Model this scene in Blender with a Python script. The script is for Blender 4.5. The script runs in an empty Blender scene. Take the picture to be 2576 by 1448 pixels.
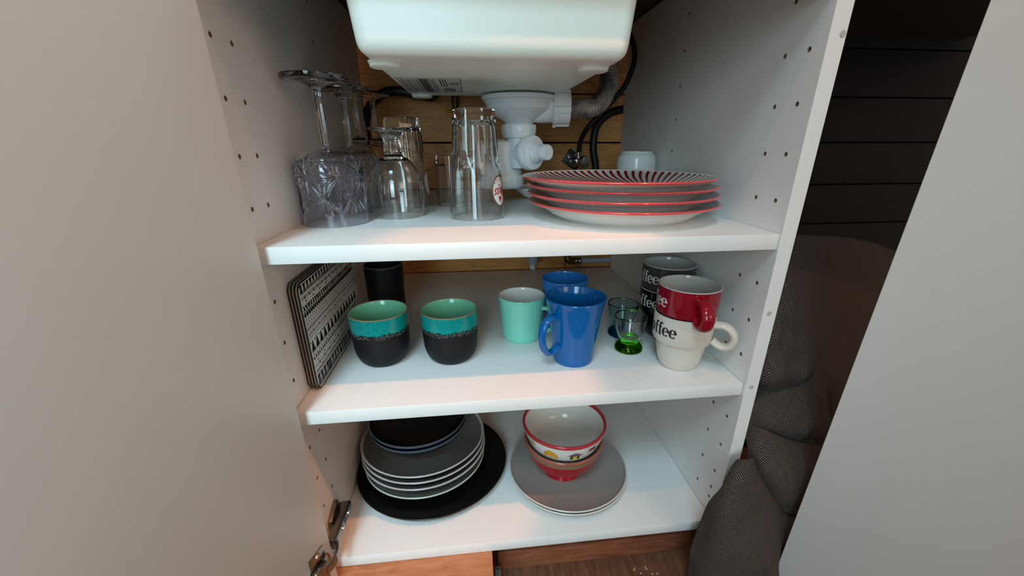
import bpy, bmesh, math, random
from mathutils import Vector, Matrix, noise

random.seed(7)
S = bpy.context.scene
COL = S.collection
PI = math.pi

# ------------------------------------------------------------------ camera, world, lights, exposure
cam_d = bpy.data.cameras.new('camera')
cam_d.sensor_width = 36.0
cam_d.lens = 1020.55 / 2576 * 36.0
cam_d.shift_x = -21.62 / 2576
cam_d.shift_y = 49.46 / 2576
cam_d.clip_start = 0.01
cam = bpy.data.objects.new('camera', cam_d)
cam.location = (0.22032, -0.41900, 0.59064)
cam.rotation_euler = (1.19115, 0.00151, -0.11276)
COL.objects.link(cam)
S.camera = cam

world = bpy.data.worlds.new('room_light')
S.world = world
world.use_nodes = True
world.node_tree.nodes['Background'].inputs[0].default_value = (1.0, 0.88, 0.78, 1)
world.node_tree.nodes['Background'].inputs[1].default_value = 0.30


def area(name, loc, target, sx, sy, power, color, spread=180):
    d = bpy.data.lights.new(name, 'AREA')
    d.shape = 'RECTANGLE'
    d.size, d.size_y = sx, sy
    d.energy = power
    d.color = color
    d.spread = math.radians(spread)
    o = bpy.data.objects.new(name, d)
    o.location = loc
    o.rotation_euler = (Vector(target) - Vector(loc)).to_track_quat('-Z', 'Y').to_euler()
    COL.objects.link(o)
    return o


def spot(name, loc, target, power, color, size_deg, blend, radius):
    d = bpy.data.lights.new(name, 'SPOT')
    d.energy = power
    d.color = color
    d.spot_size = math.radians(size_deg)
    d.spot_blend = blend
    d.shadow_soft_size = radius
    o = bpy.data.objects.new(name, d)
    o.location = loc
    o.rotation_euler = (Vector(target) - Vector(loc)).to_track_quat('-Z', 'Y').to_euler()
    COL.objects.link(o)
    return o


# daylight: a tall window behind the photographer, beam narrowed to dim the right side, and a skylight above it
area('window_light', (-0.2, -1.75, 0.85), (-0.02, 0.0, 0.38), 0.55, 1.1, 2.6, (0.58, 0.90, 1.0), 55)
area('skylight', (-0.35, -1.5, 2.4), (-0.25, 0.0, 0.35), 0.6, 0.6, 4.3, (0.52, 0.83, 1.0), 60)
# warm light: an unseen fill added from the right, two lamps above the worktop
area('warm_fill_right', (1.5, -1.9, 1.2), (0.2, 0.0, 0.45), 0.7, 0.7, 6.5, (1.0, 0.66, 0.42))
area('warm_lamp', (0.30, -0.417, 1.73), (0.30, 0.05, 0.3), 0.06, 0.03, 2.2, (1.0, 0.46, 0.22))
spot('warm_spot_lamp', (0.75, -0.417, 1.73), (0.20, 0.05, 0.3), 36.0, (1.0, 0.36, 0.12), 12.6, 0.12, 0.02)

S.view_settings.view_transform = 'Standard'
S.view_settings.look = 'None'
S.view_settings.gamma = 1.0
S.view_settings.use_curve_mapping = False
S.view_settings.exposure = 0.0
S.cycles.diffuse_bounces = 8
S.cycles.max_bounces = 24
S.cycles.transmission_bounces = 20
S.cycles.transparent_max_bounces = 24

# ------------------------------------------------------------------ materials
MATS = {}


def lin(c):
    if isinstance(c, str):
        c = [int(c[i:i + 2], 16) / 255 for i in (0, 2, 4)]
        c = [x / 12.92 if x <= 0.04045 else ((x + 0.055) / 1.055) ** 2.4 for x in c]
    return (c[0], c[1], c[2], 1.0)


def mat(name, color, rough=0.5, metal=0.0, spec=0.5, coat=0.0):
    if name in MATS:
        return MATS[name]
    m = bpy.data.materials.new(name)
    m.use_nodes = True
    b = m.node_tree.nodes['Principled BSDF']
    b.inputs['Base Color'].default_value = lin(color)
    b.inputs['Roughness'].default_value = rough
    b.inputs['Metallic'].default_value = metal
    b.inputs['Specular IOR Level'].default_value = spec
    b.inputs['Coat Weight'].default_value = coat
    b.inputs['Coat Roughness'].default_value = 0.06
    MATS[name] = m
    return m


class NT:
    """small node-tree helper"""

    def __init__(self, m):
        self.t = m.node_tree
        self.n = self.t.nodes
        self.b = self.n.get('Principled BSDF')

    def new(self, typ, **kw):
        n = self.n.new(typ)
        for k, v in kw.items():
            setattr(n, k, v)
        return n

    def link(self, a, b):
        self.t.links.new(a, b)

    def math(self, op, a, b=None, c=None):
        n = self.new('ShaderNodeMath', operation=op)
        for i, v in enumerate((a, b, c)):
            if v is None:
                continue
            if isinstance(v, (int, float)):
                n.inputs[i].default_value = v
            else:
                self.link(v, n.inputs[i])
        return n.outputs[0]

    def mix(self, fac, a, b):
        n = self.new('ShaderNodeMix', data_type='RGBA')
        for sock, v in ((n.inputs[0], fac), (n.inputs[6], a), (n.inputs[7], b)):
            if isinstance(v, (int, float)):
                sock.default_value = v
            elif isinstance(v, (tuple, list)):
                sock.default_value = v
            else:
                self.link(v, sock)
        return n.outputs[2]

    def noise(self, vec, scale, detail=3.0, rough=0.55, dist=0.0):
        n = self.new('ShaderNodeTexNoise')
        n.inputs['Scale'].default_value = scale
        n.inputs['Detail'].default_value = detail
        n.inputs['Roughness'].default_value = rough
        n.inputs['Distortion'].default_value = dist
        if vec is not None:
            self.link(vec, n.inputs['Vector'])
        return n.outputs[0]

    def ramp(self, fac, stops):
        n = self.new('ShaderNodeValToRGB')
        e = n.color_ramp.elements
        while len(e) < len(stops):
            e.new(0.5)
        for el, (p, c) in zip(e, stops):
            el.position = p
            el.color = lin(c)
        self.link(fac, n.inputs[0])
        return n.outputs[0]

    def obj(self, scale=(1, 1, 1), loc=(0, 0, 0), rot=(0, 0, 0)):
        c = self.new('ShaderNodeTexCoord')
        mp = self.new('ShaderNodeMapping')
        mp.inputs['Scale'].default_value = scale
        mp.inputs['Location'].default_value = loc
        mp.inputs['Rotation'].default_value = rot
        self.link(c.outputs['Object'], mp.inputs[0])
        return mp.outputs[0]

    def bump(self, h, strength, dist=0.001):
        n = self.new('ShaderNodeBump')
        n.inputs['Strength'].default_value = strength
        n.inputs['Distance'].default_value = dist
        self.link(h, n.inputs['Height'])
        self.link(n.outputs[0], self.b.inputs['Normal'])


def make_board_mat(name, color, rough):
    m = mat(name, color, rough, spec=0.45)
    t = NT(m)
    v = t.obj()
    c0 = lin(color)
    c1 = tuple(x * 0.94 for x in c0[:3]) + (1,)
    t.link(t.mix(t.noise(v, 9, 4), c0, c1), t.b.inputs['Base Color'])
    t.bump(t.noise(v, 900, 2), 0.05, 0.0004)
    return m


M_white = make_board_mat('white_melamine', 'EDEBE8', 0.36)
M_edge = mat('white_edge_band', 'D8D7D4', 0.42)
M_door = make_board_mat('white_foil_door', 'E0DDD8', 0.42)
M_chip = mat('raw_chipboard', '8C7460', 0.9)
M_cap = mat('beige_plastic', 'B9B4AC', 0.5)


def make_ceramic(name, color, rough=0.12):
    return mat(name, color, rough, spec=0.4, coat=0.08)


M_sink = mat('sink_ceramic', 'DEE3DB', 0.38, spec=0.4)
t = NT(M_sink)
v = t.obj()
n1 = t.ramp(t.noise(v, 26, 6, 0.7), [(0.60, (0, 0, 0)), (0.78, (1, 1, 1))])
t.link(t.mix(t.math('MULTIPLY', n1, 0.16), lin('DEE3DB'), lin('8E867A')), t.b.inputs['Base Color'])
M_pvc = mat('white_plastic', 'DCE3E8', 0.33)
M_sticker = mat('paper_label', 'B9BAB4', 0.7)
M_ink = mat('grey_ink', '4A4A46', 0.7)
M_black_rubber = mat('black_rubber', '17171A', 0.45)
M_chrome = mat('chrome', 'C9C9C9', 0.12, 1.0)
M_nickel = mat('nickel_plated_steel', '8F8880', 0.22, 1.0)
M_brass = mat('aged_brass', '6B5A3C', 0.4, 1.0)
M_greypipe = mat('grey_plastic_pipe', 'A4ADB4', 0.4)
M_yellow = mat('yellow_tag', 'D8A326', 0.6)
M_clearhose = mat('dusty_grey_hose', '6A6866', 0.3)
t = NT(M_clearhose)
t.link(t.ramp(t.noise(t.obj(), 40, 4), [(0.35, '35332F'), (0.68, 'A59A94')]), t.b.inputs['Base Color'])


def make_wood(name, stops, scale, axis_scale, rough=0.6, knots=True, bump=0.25):
    m = mat(name, '888888', rough)
    t = NT(m)
    geo = t.new('ShaderNodeObjectInfo')
    c = t.new('ShaderNodeTexCoord')
    add = t.new('ShaderNodeVectorMath', operation='MULTIPLY_ADD')
    t.link(geo.outputs['Random'], add.inputs[0])
    add.inputs[1].default_value = (3.1, 2.3, 1.7)
    t.link(c.outputs['Object'], add.inputs[2])
    mp = t.new('ShaderNodeMapping')
    mp.inputs['Scale'].default_value = axis_scale
    t.link(add.outputs[0], mp.inputs[0])
    a = t.noise(mp.outputs[0], scale, 5, 0.6, 0.6)
    b = t.noise(add.outputs[0], 7, 3)
    f = t.math('ADD', t.math('MULTIPLY', a, 0.75), t.math('MULTIPLY', b, 0.3))
    col = t.ramp(f, stops)
    if knots:
        vo = t.new('ShaderNodeTexVoronoi')
        vo.inputs['Scale'].default_value = 9.0
        t.link(add.outputs[0], vo.inputs['Vector'])
        k = t.ramp(vo.outputs['Distance'], [(0.06, (1, 1, 1)), (0.16, (0, 0, 0))])
        col = t.mix(t.math('MULTIPLY', k, 0.6), col, lin('4A2A16'))
    t.link(col, t.b.inputs['Base Color'])
    t.bump(a, bump, 0.001)
    return m


M_pine = make_wood('pine_planks', [(0.3, 'A5642F'), (0.5, 'D08E50'), (0.72, 'E0AA6C')], 30, (1, 1, 9))
M_board = make_wood('light_board', [(0.3, '8C5232'), (0.5, 'B8784E'), (0.75, 'CB9068')], 12, (2, 9, 9))
M_ply = make_wood('worn_plywood', [(0.28, '45291B'), (0.5, '6E4630'), (0.75, '8A6046')], 11, (9, 1.5, 9), 0.55, False)
M_batten = make_wood('brown_batten', [(0.3, '5C3220'), (0.5, '85492F'), (0.75, '9C6344')], 12, (1.5, 6, 9), 0.6, False)
M_shadewood = make_wood('shade_black_planks', [(0.3, '050505'), (0.7, '0B0A0A')], 20, (1, 1, 8), 0.8, False)  # near-black colour stands in for the shade in the gap beside the cabinet
M_worktop = mat('dark_worktop', '3A3632', 0.5)


def make_glass(name, tint, rough=0.0, ior=1.47):
    m = bpy.data.materials.new(name)
    m.use_nodes = True
    nt = m.node_tree
    nt.nodes.clear()
    out = nt.nodes.new('ShaderNodeOutputMaterial')
    g = nt.nodes.new('ShaderNodeBsdfGlass')
    g.inputs['Color'].default_value = lin(tint)
    g.inputs['IOR'].default_value = ior
    g.inputs['Roughness'].default_value = rough
    nt.links.new(g.outputs[0], out.inputs[0])
    MATS[name] = m
    return m


M_glass = make_glass('clear_glass', (0.99, 0.997, 0.994))
M_lav = make_glass('lavender_plastic', (0.962, 0.964, 0.993), ior=1.42)
M_greenglass = make_glass('green_glass', (0.50, 0.85, 0.08))
M_blueglass = make_glass('blue_glass', (0.08, 0.50, 0.70))
M_teal_rim = make_glass('pale_teal_glass', (0.80, 0.95, 0.96))


# ------------------------------------------------------------------ mesh helpers
def link_mesh(name, me, m=None, parent=None, angle=35, loc=None):
    o = bpy.data.objects.new(name, me)
    COL.objects.link(o)
    if m is not None and not me.materials:
        for mm in (m if isinstance(m, (list, tuple)) else [m]):
            me.materials.append(mm)
    for p in me.polygons:
        p.use_smooth = True
    if angle is not None and angle < 179:
        me.set_sharp_from_angle(angle=math.radians(angle))
    if parent is not None:
        o.parent = parent
    if loc is not None:
        o.location = loc
    return o


def from_bm(name, bm, m=None, parent=None, angle=35, loc=None, normals=True):
    if normals:
        bmesh.ops.recalc_face_normals(bm, faces=bm.faces)
    me = bpy.data.meshes.new(name)
    bm.to_mesh(me)
    bm.free()
    return link_mesh(name, me, m, parent, angle, loc)


def add_box(bm, lo, hi, bevel=0.0, seg=2, mtx=None):
    r = bmesh.ops.create_cube(bm, size=1.0)
    vs = r['verts']
    for v in vs:
        v.co = Vector([lo[i] + (v.co[i] + 0.5) * (hi[i] - lo[i]) for i in range(3)])
    if bevel > 0:
        es = list({e for v in vs for e in v.link_edges})
        rb = bmesh.ops.bevel(bm, geom=es, offset=bevel, segments=seg, profile=0.5, affect='EDGES')
        vs = list({v for f in rb['faces'] for v in f.verts} | {v for v in vs if v.is_valid})
    if mtx is not None:
        for v in vs:
            v.co = mtx @ v.co
    return vs


def box(name, lo, hi, m, parent=None, bevel=0.0008, seg=2, mtx=None, loc=None):
    bm = bmesh.new()
    add_box(bm, lo, hi, bevel, seg, mtx)
    return from_bm(name, bm, m, parent, loc=loc)


def add_lathe(bm, prof, n=64, mtx=None, rfun=None, mi=0, close=False):
    """revolve (r, z) pairs about z; r == 0 ends close in a point"""
    rings = []
    for r, z in prof:
        if r < 1e-6:
            co = Vector((0, 0, z))
            rings.append([bm.verts.new(mtx @ co if mtx else co)])
        else:
            ring = []
            for k in range(n):
                a = 2 * PI * k / n
                rr = rfun(r, z, a) if rfun else r
                co = Vector((rr * math.cos(a), rr * math.sin(a), z))
                ring.append(bm.verts.new(mtx @ co if mtx else co))
            rings.append(ring)
    pairs = list(zip(rings, rings[1:]))
    if close:
        pairs.append((rings[-1], rings[0]))
    for A, B in pairs:
        for k in range(n):
            j = (k + 1) % n
            try:
                if len(A) == 1 and len(B) > 1:
                    f = bm.faces.new((A[0], B[j], B[k]))
                elif len(B) == 1 and len(A) > 1:
                    f = bm.faces.new((A[k], A[j], B[0]))
                elif len(A) > 1:
                    f = bm.faces.new((A[k], A[j], B[j], B[k]))
                else:
                    continue
                f.material_index = mi
            except ValueError:
                pass


def lathe(name, prof, m, parent=None, n=64, angle=35, mtx=None, rfun=None, loc=None, close=False, normals=True):
    bm = bmesh.new()
    add_lathe(bm, prof, n, mtx, rfun, close=close)
    return from_bm(name, bm, m, parent, angle, loc, normals)


def smooth_pts(pts, k=6, closed=False):
    """Catmull-Rom through pts (any dimension)"""
    P = [Vector(p) for p in pts]
    out = []
    n = len(P)
    rng = range(n) if closed else range(n - 1)
    for i in rng:
        if closed:
            a, b, c, d = P[(i - 1) % n], P[i], P[(i + 1) % n], P[(i + 2) % n]
        else:
            b, c = P[i], P[i + 1]
            a = P[i - 1] if i else b + (b - c)
            d = P[i + 2] if i + 2 < n else c + (c - b)
        for j in range(k):
            s = j / k
            out.append(0.5 * ((2 * b) + (c - a) * s + (2 * a - 5 * b + 4 * c - d) * s * s + (3 * b - a - 3 * c + d) * s ** 3))
    if not closed:
        out.append(P[-1].copy())
    return out


def add_tube(bm, pts, r, n=12, rb=None, up=None, caps=True, rfun=None):
    """sweep a circle (or ellipse r x rb) along pts"""
    P = [Vector(p) for p in pts]
    prev = None
    rings = []
    for i, p in enumerate(P):
        d = (P[min(i + 1, len(P) - 1)] - P[max(i - 1, 0)]).normalized()
        if up is not None:
            x = up - d * up.dot(d)
        elif prev is None:
            x = d.orthogonal()
        else:
            x = prev - d * prev.dot(d)
        x.normalize()
        prev = x
        y = d.cross(x)
        ra = rfun(i / (len(P) - 1)) if rfun else r
        r2 = rb if rb is not None else ra
        rings.append([bm.verts.new(p + x * ra * math.cos(2 * PI * k / n) + y * r2 * math.sin(2 * PI * k / n)) for k in range(n)])
    for A, B in zip(rings, rings[1:]):
        for k in range(n):
            j = (k + 1) % n
            bm.faces.new((A[k], A[j], B[j], B[k]))
    if caps:
        bm.faces.new(list(reversed(rings[0])))
        bm.faces.new(rings[-1])


def tube(name, pts, r, m, parent=None, n=12, rb=None, up=None, rfun=None, angle=50):
    bm = bmesh.new()
    add_tube(bm, pts, r, n, rb, up, True, rfun)
    return from_bm(name, bm, m, parent, angle)


def tag(o, label, cat, group=None, kind=None):
    o['label'] = label
    if cat:
        o['category'] = cat
    if group:
        o['group'] = group
    if kind:
        o['kind'] = kind
    return o


def thing(name, label, cat, loc=(0, 0, 0), rz=0.0, group=None):
    o = bpy.data.objects.new(name, None)
    o.empty_display_size = 0.02
    o.location = loc
    o.rotation_euler = (0, 0, rz)
    COL.objects.link(o)
    return tag(o, label, cat, group)


def dup(root, loc, rz, label, group=None):
    r = root.copy()
    COL.objects.link(r)
    r.location = loc
    r.rotation_euler = (0, 0, rz)
    r['label'] = label
    if group:
        r['group'] = group
    for ch in list(root.children):
        c = ch.copy()
        COL.objects.link(c)
        c.parent = r
        for g in list(ch.children):
            d = g.copy()
            COL.objects.link(d)
            d.parent = c
    return r


def axis_mtx(origin, direction):
    return Matrix.Translation(Vector(origin)) @ Vector(direction).to_track_quat('Z', 'Y').to_matrix().to_4x4()


# ------------------------------------------------------------------ setting
W, T, DEP = 0.564, 0.018, 0.5615
Z1, Z2, Z3 = 0.49743, 0.29957, 0.05526
ZTOP = 0.826
FLOOR = -0.062

o = box('floor', (-1.6, -3.2, FLOOR - 0.03), (1.9, 0.62, FLOOR), M_ply, bevel=0)
o['kind'] = 'structure'
o['label'] = 'worn dark plywood floor'

wall = bpy.data.objects.new('wall_back', None)
COL.objects.link(wall)
wall['kind'] = 'structure'
bm = bmesh.new()
add_box(bm, (-1.6, 0.612, FLOOR), (1.9, 0.65, 2.3))
from_bm('wall_backing', bm, M_shadewood, wall)
# horizontal boards of the back wall, tongue and groove joints recessed
zz = FLOOR
pitch = 0.1015
z_ref = 0.5985
k0 = int((z_ref - FLOOR) / pitch)
edges = [z_ref + (i - k0) * pitch for i in range(0, 14)]
for i, z in enumerate(edges):
    lo = max(z, FLOOR)
    hi = z + pitch - 0.003
    if hi - lo < 0.01:
        continue
    spans = [(-0.3, 0.60, M_pine)]
    if abs(z - (z_ref - 3 * pitch)) < 1e-4:
        spans = [(-0.3, 0.4485, M_pine), (0.450, 0.60, M_pine)]
    for x0, x1, mm in spans:
        cx = (x0 + x1) / 2
        b = bmesh.new()
        add_box(b, (x0 - cx, 0.585, lo), (x1 - cx, 0.612, hi), 0.002, 2)
        p = from_bm('plank', b, mm, wall, loc=(cx, 0, 0))
    b = bmesh.new()
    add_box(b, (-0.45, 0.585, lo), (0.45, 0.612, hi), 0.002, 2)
    p = from_bm('plank', b, M_shadewood, wall, loc=(1.055, 0, 0))
    p['label'] = 'plank coloured black for the shade in the gap'

# ------------------------------------------------------------------ the cabinet
cab = thing('kitchen_cabinet', 'white sink base cabinet standing open with two shelves of crockery', 'cabinet', (0, 0, 0))

HOLE_Z = [0.73 - 0.04955 * i for i in range(-1, 14)]   # idx -1..13


def side_panel(x0, x1, inner, rows):
    bm = bmesh.new()
    add_box(bm, (x0, 0, 0.037), (x1, DEP, ZTOP), 0.0006, 1)
    o = from_bm('side_panel', bm, [M_white, M_chip], cab)
    cb = bmesh.new()
    d = -1 if inner == x0 else 1
    for y, zs, r in rows:
        for z in zs:
            # drilled peg hole, 9 mm deep
            c = bmesh.ops.create_cone(cb, cap_ends=True, segments=14, radius1=r, radius2=r, depth=0.02,
                                      matrix=Matrix.Translation((inner - d * 0.001, y, z)) @ Matrix.Rotation(PI / 2, 4, 'Y'))
    for f in cb.faces:
        f.material_index = 1
    me = bpy.data.meshes.new('cut')
    cb.to_mesh(me)
    cb.free()
    me.materials.append(M_white)
    me.materials.append(M_chip)
    co = bpy.data.objects.new('cut', me)
    COL.objects.link(co)
    md = o.modifiers.new('holes', 'BOOLEAN')
    md.operation = 'DIFFERENCE'
    md.object = co
    md.solver = 'EXACT'
    dg = bpy.context.evaluated_depsgraph_get()
    new = bpy.data.meshes.new_from_object(o.evaluated_get(dg))
    o.modifiers.clear()
    o.data = new
    bpy.data.objects.remove(co)
    new.set_sharp_from_angle(angle=math.radians(30))
    return o


rows_r = [(0.0223, HOLE_Z[:-1] + [0.1041, 0.0849], 0.0026), (0.0568, HOLE_Z, 0.0026), (0.2967, HOLE_Z, 0.0024), (0.53, HOLE_Z[:8], 0.002)]
side_panel(W, W + T, W, rows_r)
rows_l = [(0.0223, HOLE_Z, 0.0026), (0.0568, HOLE_Z, 0.0026), (0.2967, HOLE_Z, 0.0024)]
side_panel(-T, 0.0, 0.0, rows_l)


def shelf(name, z, y0):
    bm = bmesh.new()
    add_box(bm, (0.0006, y0, z - T), (W - 0.0006, DEP, z), 0.0007, 2)
    return from_bm(name, bm, M_white, cab)


shelf('shelf', Z1, 0.0023)
shelf('shelf', Z2, 0.0046)
shelf('bottom_panel', Z3, 0.0048)
box('front_rail', (0.0, 0.0, 0.728), (W, 0.016, ZTOP), M_white, cab)
for (x, z) in ((0.5774, 0.6893), (0.5719, 0.4007), (0.5720, 0.2962)):
    lathe('cover_cap', [(0, 0.0006), (0.0028, 0.0006), (0.0031, 0.0002), (0.0031, -0.001)], M_cap, cab, 20, mtx=axis_mtx((x, 0, z), (0, -1, 0)))

# open door on the left, swung 110 degrees
door = bpy.data.objects.new('door', None)
COL.objects.link(door)
door.parent = cab
door['label'] = 'white door swung wide open at the left'
door.location = (0.0125, -0.0105, 0)
door.rotation_euler = (0, 0, math.radians(-110))
b = bmesh.new()
add_box(b, (0, -0.0185, 0.022), (0.597, 0, ZTOP), 0.0009, 2)
from_bm('door_panel', b, M_door, door)

# concealed hinge: arm clipped to the left panel, cup in the door
hinge = bpy.data.objects.new('hinge', None)
COL.objects.link(hinge)
hinge.parent = cab
hinge['label'] = 'nickel concealed hinge low on the left panel'


def yz_prism(name, pts, x0, x1, m, parent, bevel=0.0006):
    bm = bmesh.new()
    lo = [bm.verts.new((x0, y, z)) for y, z in pts]
    hi = [bm.verts.new((x1, y, z)) for y, z in pts]
    bm.faces.new(lo)
    bm.faces.new(list(reversed(hi)))
    n = len(pts)
    for i in range(n):
        bm.faces.new((lo[i], hi[i], hi[(i + 1) % n], lo[(i + 1) % n]))
    bmesh.ops.recalc_face_normals(bm, faces=bm.faces)
    bmesh.ops.bevel(bm, geom=list(bm.edges), offset=bevel, segments=2, profile=0.5, affect='EDGES')
    return from_bm(name, bm, m, parent)


HZ = 0.094
yz_prism('mounting_plate', [(0.02, HZ - 0.013), (0.02, HZ + 0.013), (0.046, HZ + 0.021), (0.052, HZ + 0.021), (0.052, HZ + 0.010), (0.060, HZ + 0.008), (0.060, HZ - 0.008), (0.052, HZ - 0.010), (0.052, HZ - 0.021), (0.046, HZ - 0.021)], 0.0, 0.006, M_nickel, hinge)
yz_prism('hinge_arm', [(-0.006, HZ - 0.0085), (-0.006, HZ + 0.0085), (0.058, HZ + 0.0085), (0.064, HZ + 0.005), (0.064, HZ - 0.005), (0.058, HZ - 0.0085)], 0.006, 0.0185, M_nickel, hinge, 0.0012)
for yy in (0.020, 0.046):
    lathe('adjusting_screw', [(0, 0.0008), (0.0012, 0.0008), (0.0014, 0.0016), (0.0034, 0.0016), (0.0036, 0)], M_chrome, hinge, 18, mtx=axis_mtx((0.0185, yy, HZ), (1, 0, 0)))
box('cam_slot', (0.0183, 0.029, HZ - 0.003), (0.0188, 0.037, HZ + 0.003), M_black_rubber, hinge, bevel=0.0001)
dd = Vector((-math.sin(math.radians(20)), -math.cos(math.radians(20)), 0))
dn = Vector((math.cos(math.radians(20)), -math.sin(math.radians(20)), 0))
P0 = Vector((0.0125, -0.0105, 0))
cup = P0 + dd * 0.024
cup.z = HZ - 0.008
lk = [(0.0150, 0.002, HZ), (0.0200, -0.009, HZ - 0.003), (0.0205, -0.020, HZ - 0.006), (0.0165, -0.0285, HZ - 0.008), tuple(cup + dn * 0.008 - dd * 0.001)]
tube('hinge_link', smooth_pts(lk, 5), 0.0085, M_nickel, hinge, 12, rb=0.0026, up=Vector((0, 0, 1)))
lathe('hinge_cup', [(0, -0.010), (0.0165, -0.010), (0.0170, 0.0008), (0.0190, 0.0013), (0.0190, 0.0002), (0.0175, 0.0)][::-1], M_nickel, hinge, 36, mtx=axis_mtx(cup, dn))
R3 = Matrix((dd, Vector((0, 0, 1)), dn)).transposed().to_4x4()
box('cup_flange', (-0.0115, -0.031, 0.0), (0.0135, 0.031, 0.0016), M_nickel, hinge, 0.0006, 2, Matrix.Translation(cup) @ R3)
box('damper', (-0.006, -0.013, 0.0016), (0.016, 0.013, 0.010), M_nickel, hinge, 0.003, 3, Matrix.Translation(cup) @ R3)
for s in (-1, 1):
    lathe('flange_screw', [(0, 0.0018), (0.0034, 0.0014), (0.004, 0)], M_chrome, hinge, 18, mtx=axis_mtx(cup + Vector((0, 0, s * 0.024)) + dn * 0.0014, dn))

# worktop with the sink let into it
bm = bmesh.new()
for lo, hi in (((-0.06, -0.005, ZTOP + 0.001), (0.095, 0.585, ZTOP + 0.031)), ((0.402, -0.005, ZTOP + 0.001), (1.4, 0.585, ZTOP + 0.031)),  # right slab runs past the cabinet, added to keep light off the blanket gap
               ((0.095, 0.372, ZTOP + 0.001), (0.402, 0.585, ZTOP + 0.031)), ((0.095, -0.005, ZTOP + 0.001), (0.402, 0.014, ZTOP + 0.031))):
    add_box(bm, lo, hi)
tag(from_bm('worktop', bm, M_worktop), 'dark worktop over the white cabinet, lengthened to shade the gap at its right', 'worktop')

# ------------------------------------------------------------------ the sink
sink = thing('sink', 'white ceramic sink bowl hanging under the worktop', 'sink', (0.2485, 0.0, 0.0))
ZS = 0.6675
def round_rect_ring(bm, x0, x1, y0, y1, r, z, n=8):
    pts = []
    for cx_, cy_, a0 in ((x1 - r, y1 - r, 0), (x0 + r, y1 - r, 90), (x0 + r, y0 + r, 180), (x1 - r, y0 + r, 270)):
        for i in range(n + 1):
            a_ = math.radians(a0 + 90 * i / n)
            pts.append(bm.verts.new((cx_ + r * math.cos(a_), cy_ + r * math.sin(a_), z)))
    return pts


bm = bmesh.new()
rings = []
prof = [(0.0150, 0.0), (0.0095, 0.0004), (0.0050, 0.0018), (0.0020, 0.0045), (0.0005, 0.0085), (0.0, 0.0130)]
for ins, dz in prof + [(0.0, 0.05), (0.0, 0.10), (0.0, 0.1775)]:
    hx = 0.1275 + 0.115 * dz
    rings.append(round_rect_ring(bm, -hx + ins, hx + ins * -1, 0.0185 + ins, 0.354 + 0.06 * dz - ins, 0.013 - min(ins, 0.009), ZS + dz))
for ins, dz in ((0.012, 0.1775), (0.014, 0.06), (0.020, 0.022), (0.035, 0.014)):
    hx = 0.1275 + 0.115 * dz - ins
    rings.append(round_rect_ring(bm, -hx, hx, 0.0185 + ins, 0.354 - ins, 0.010, ZS + dz))
for A_, B_ in zip(rings, rings[1:]):
    n_ = len(A_)
    for k in range(n_):
        bm.faces.new((A_[k], A_[(k + 1) % n_], B_[(k + 1) % n_], B_[k]))
bm.faces.new(rings[0])
bm.faces.new(rings[-1])
from_bm('basin', bm, M_sink, sink, 50)
for (x, y) in ((-0.1095, 0.060), (0.104, 0.063), (-0.104, 0.336)):
    lathe('foot_pad', [(0, -0.0045), (0.0140, -0.0045), (0.0155, -0.0037), (0.0163, -0.0005), (0.0172, 0.001)], M_sink, sink, 40, loc=(x, y, ZS))
lathe('drain_boss', [(0, -0.0012), (0.060, -0.0012), (0.066, -0.0006), (0.074, 0.001)], M_sink, sink, 48, loc=(0.0508, 0.298, ZS))
st = box('sticker', (-0.1175, 0.146, ZS - 0.0004), (-0.0375, 0.298, ZS + 0.0002), M_sticker, sink, bevel=0)
# print on the sticker: rules, bar block, small text lines, tap drawing
bm = bmesh.new()


def flat(x0, x1, y0, y1, z=ZS - 0.0007):
    add_box(bm, (x0, y0, z), (x1, y1, z + 0.0003))


for x in (-0.1155, -0.1095, -0.0955, -0.0775, -0.0715, -0.0385):
    flat(x, x + 0.0006, 0.152, 0.292)
flat(-0.0905, -0.0795, 0.158, 0.288)
rr = random.Random(3)
for x in (-0.1125, -0.1065, -0.1035, -0.0995, -0.0935, -0.0745):
    y = 0.165
    while y < 0.272:
        l = rr.uniform(0.004, 0.016)
        flat(x, x + 0.0012, y, y + l)
        y += l + 0.004
for x in (-0.0650, -0.0615, -0.058):
    y = 0.160
    while y < 0.222:
        l = rr.uniform(0.003, 0.008)
        flat(x, x + 0.0016, y, y + l)
        y += l + 0.002
for i in range(9):
    flat(-0.0625 + i * 0.0017, -0.0625 + i * 0.0017 + 0.0011, 0.242 + (i * 7 % 3) * 0.004, 0.282 - (i * 5 % 4) * 0.004)
flat(-0.0545, -0.0435, 0.196, 0.199)
flat(-0.0505, -0.0485, 0.193, 0.204)
flat(-0.0455, -0.0415, 0.190, 0.194)
flat(-0.0455, -0.0415, 0.203, 0.207)
from_bm('print', bm, M_ink, st)

# ------------------------------------------------------------------ waste fittings under the sink
DX, DY = 0.2990, 0.300
drain = thing('sink_waste', 'white plastic waste fitting and trap hanging under the sink', 'sink waste', (DX, DY, 0.6625))
zb = 0.6625
lathe('strainer_bowl', [(0.0, 0.0015), (0.056, 0.0015), (0.0593, 0.0005), (0.0597, -0.002), (0.0585, -0.005), (0.0555, -0.0065), (0.0535, -0.010), (0.0515, -0.018), (0.047, -0.0225), (0.0335, -0.030), (0.0262, -0.0345), (0.0240, -0.0365)], M_pvc, drain, 64, 30)
b = bmesh.new()
add_lathe(b, [(0.0235, -0.034)] + [(0.0228 + (0.0014 if i % 2 else 0), -0.036 - 0.0010 * i) for i in range(10)] + [(0.0228, -0.048)], 48)
from_bm('threaded_neck', b, M_pvc, drain)


def ribbed(n_ribs, depth):
    def f(r, z, a):
        s = (a * n_ribs / (2 * PI)) % 1.0
        return r * (1 + (depth if s < 0.22 else 0))
    return f


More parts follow.
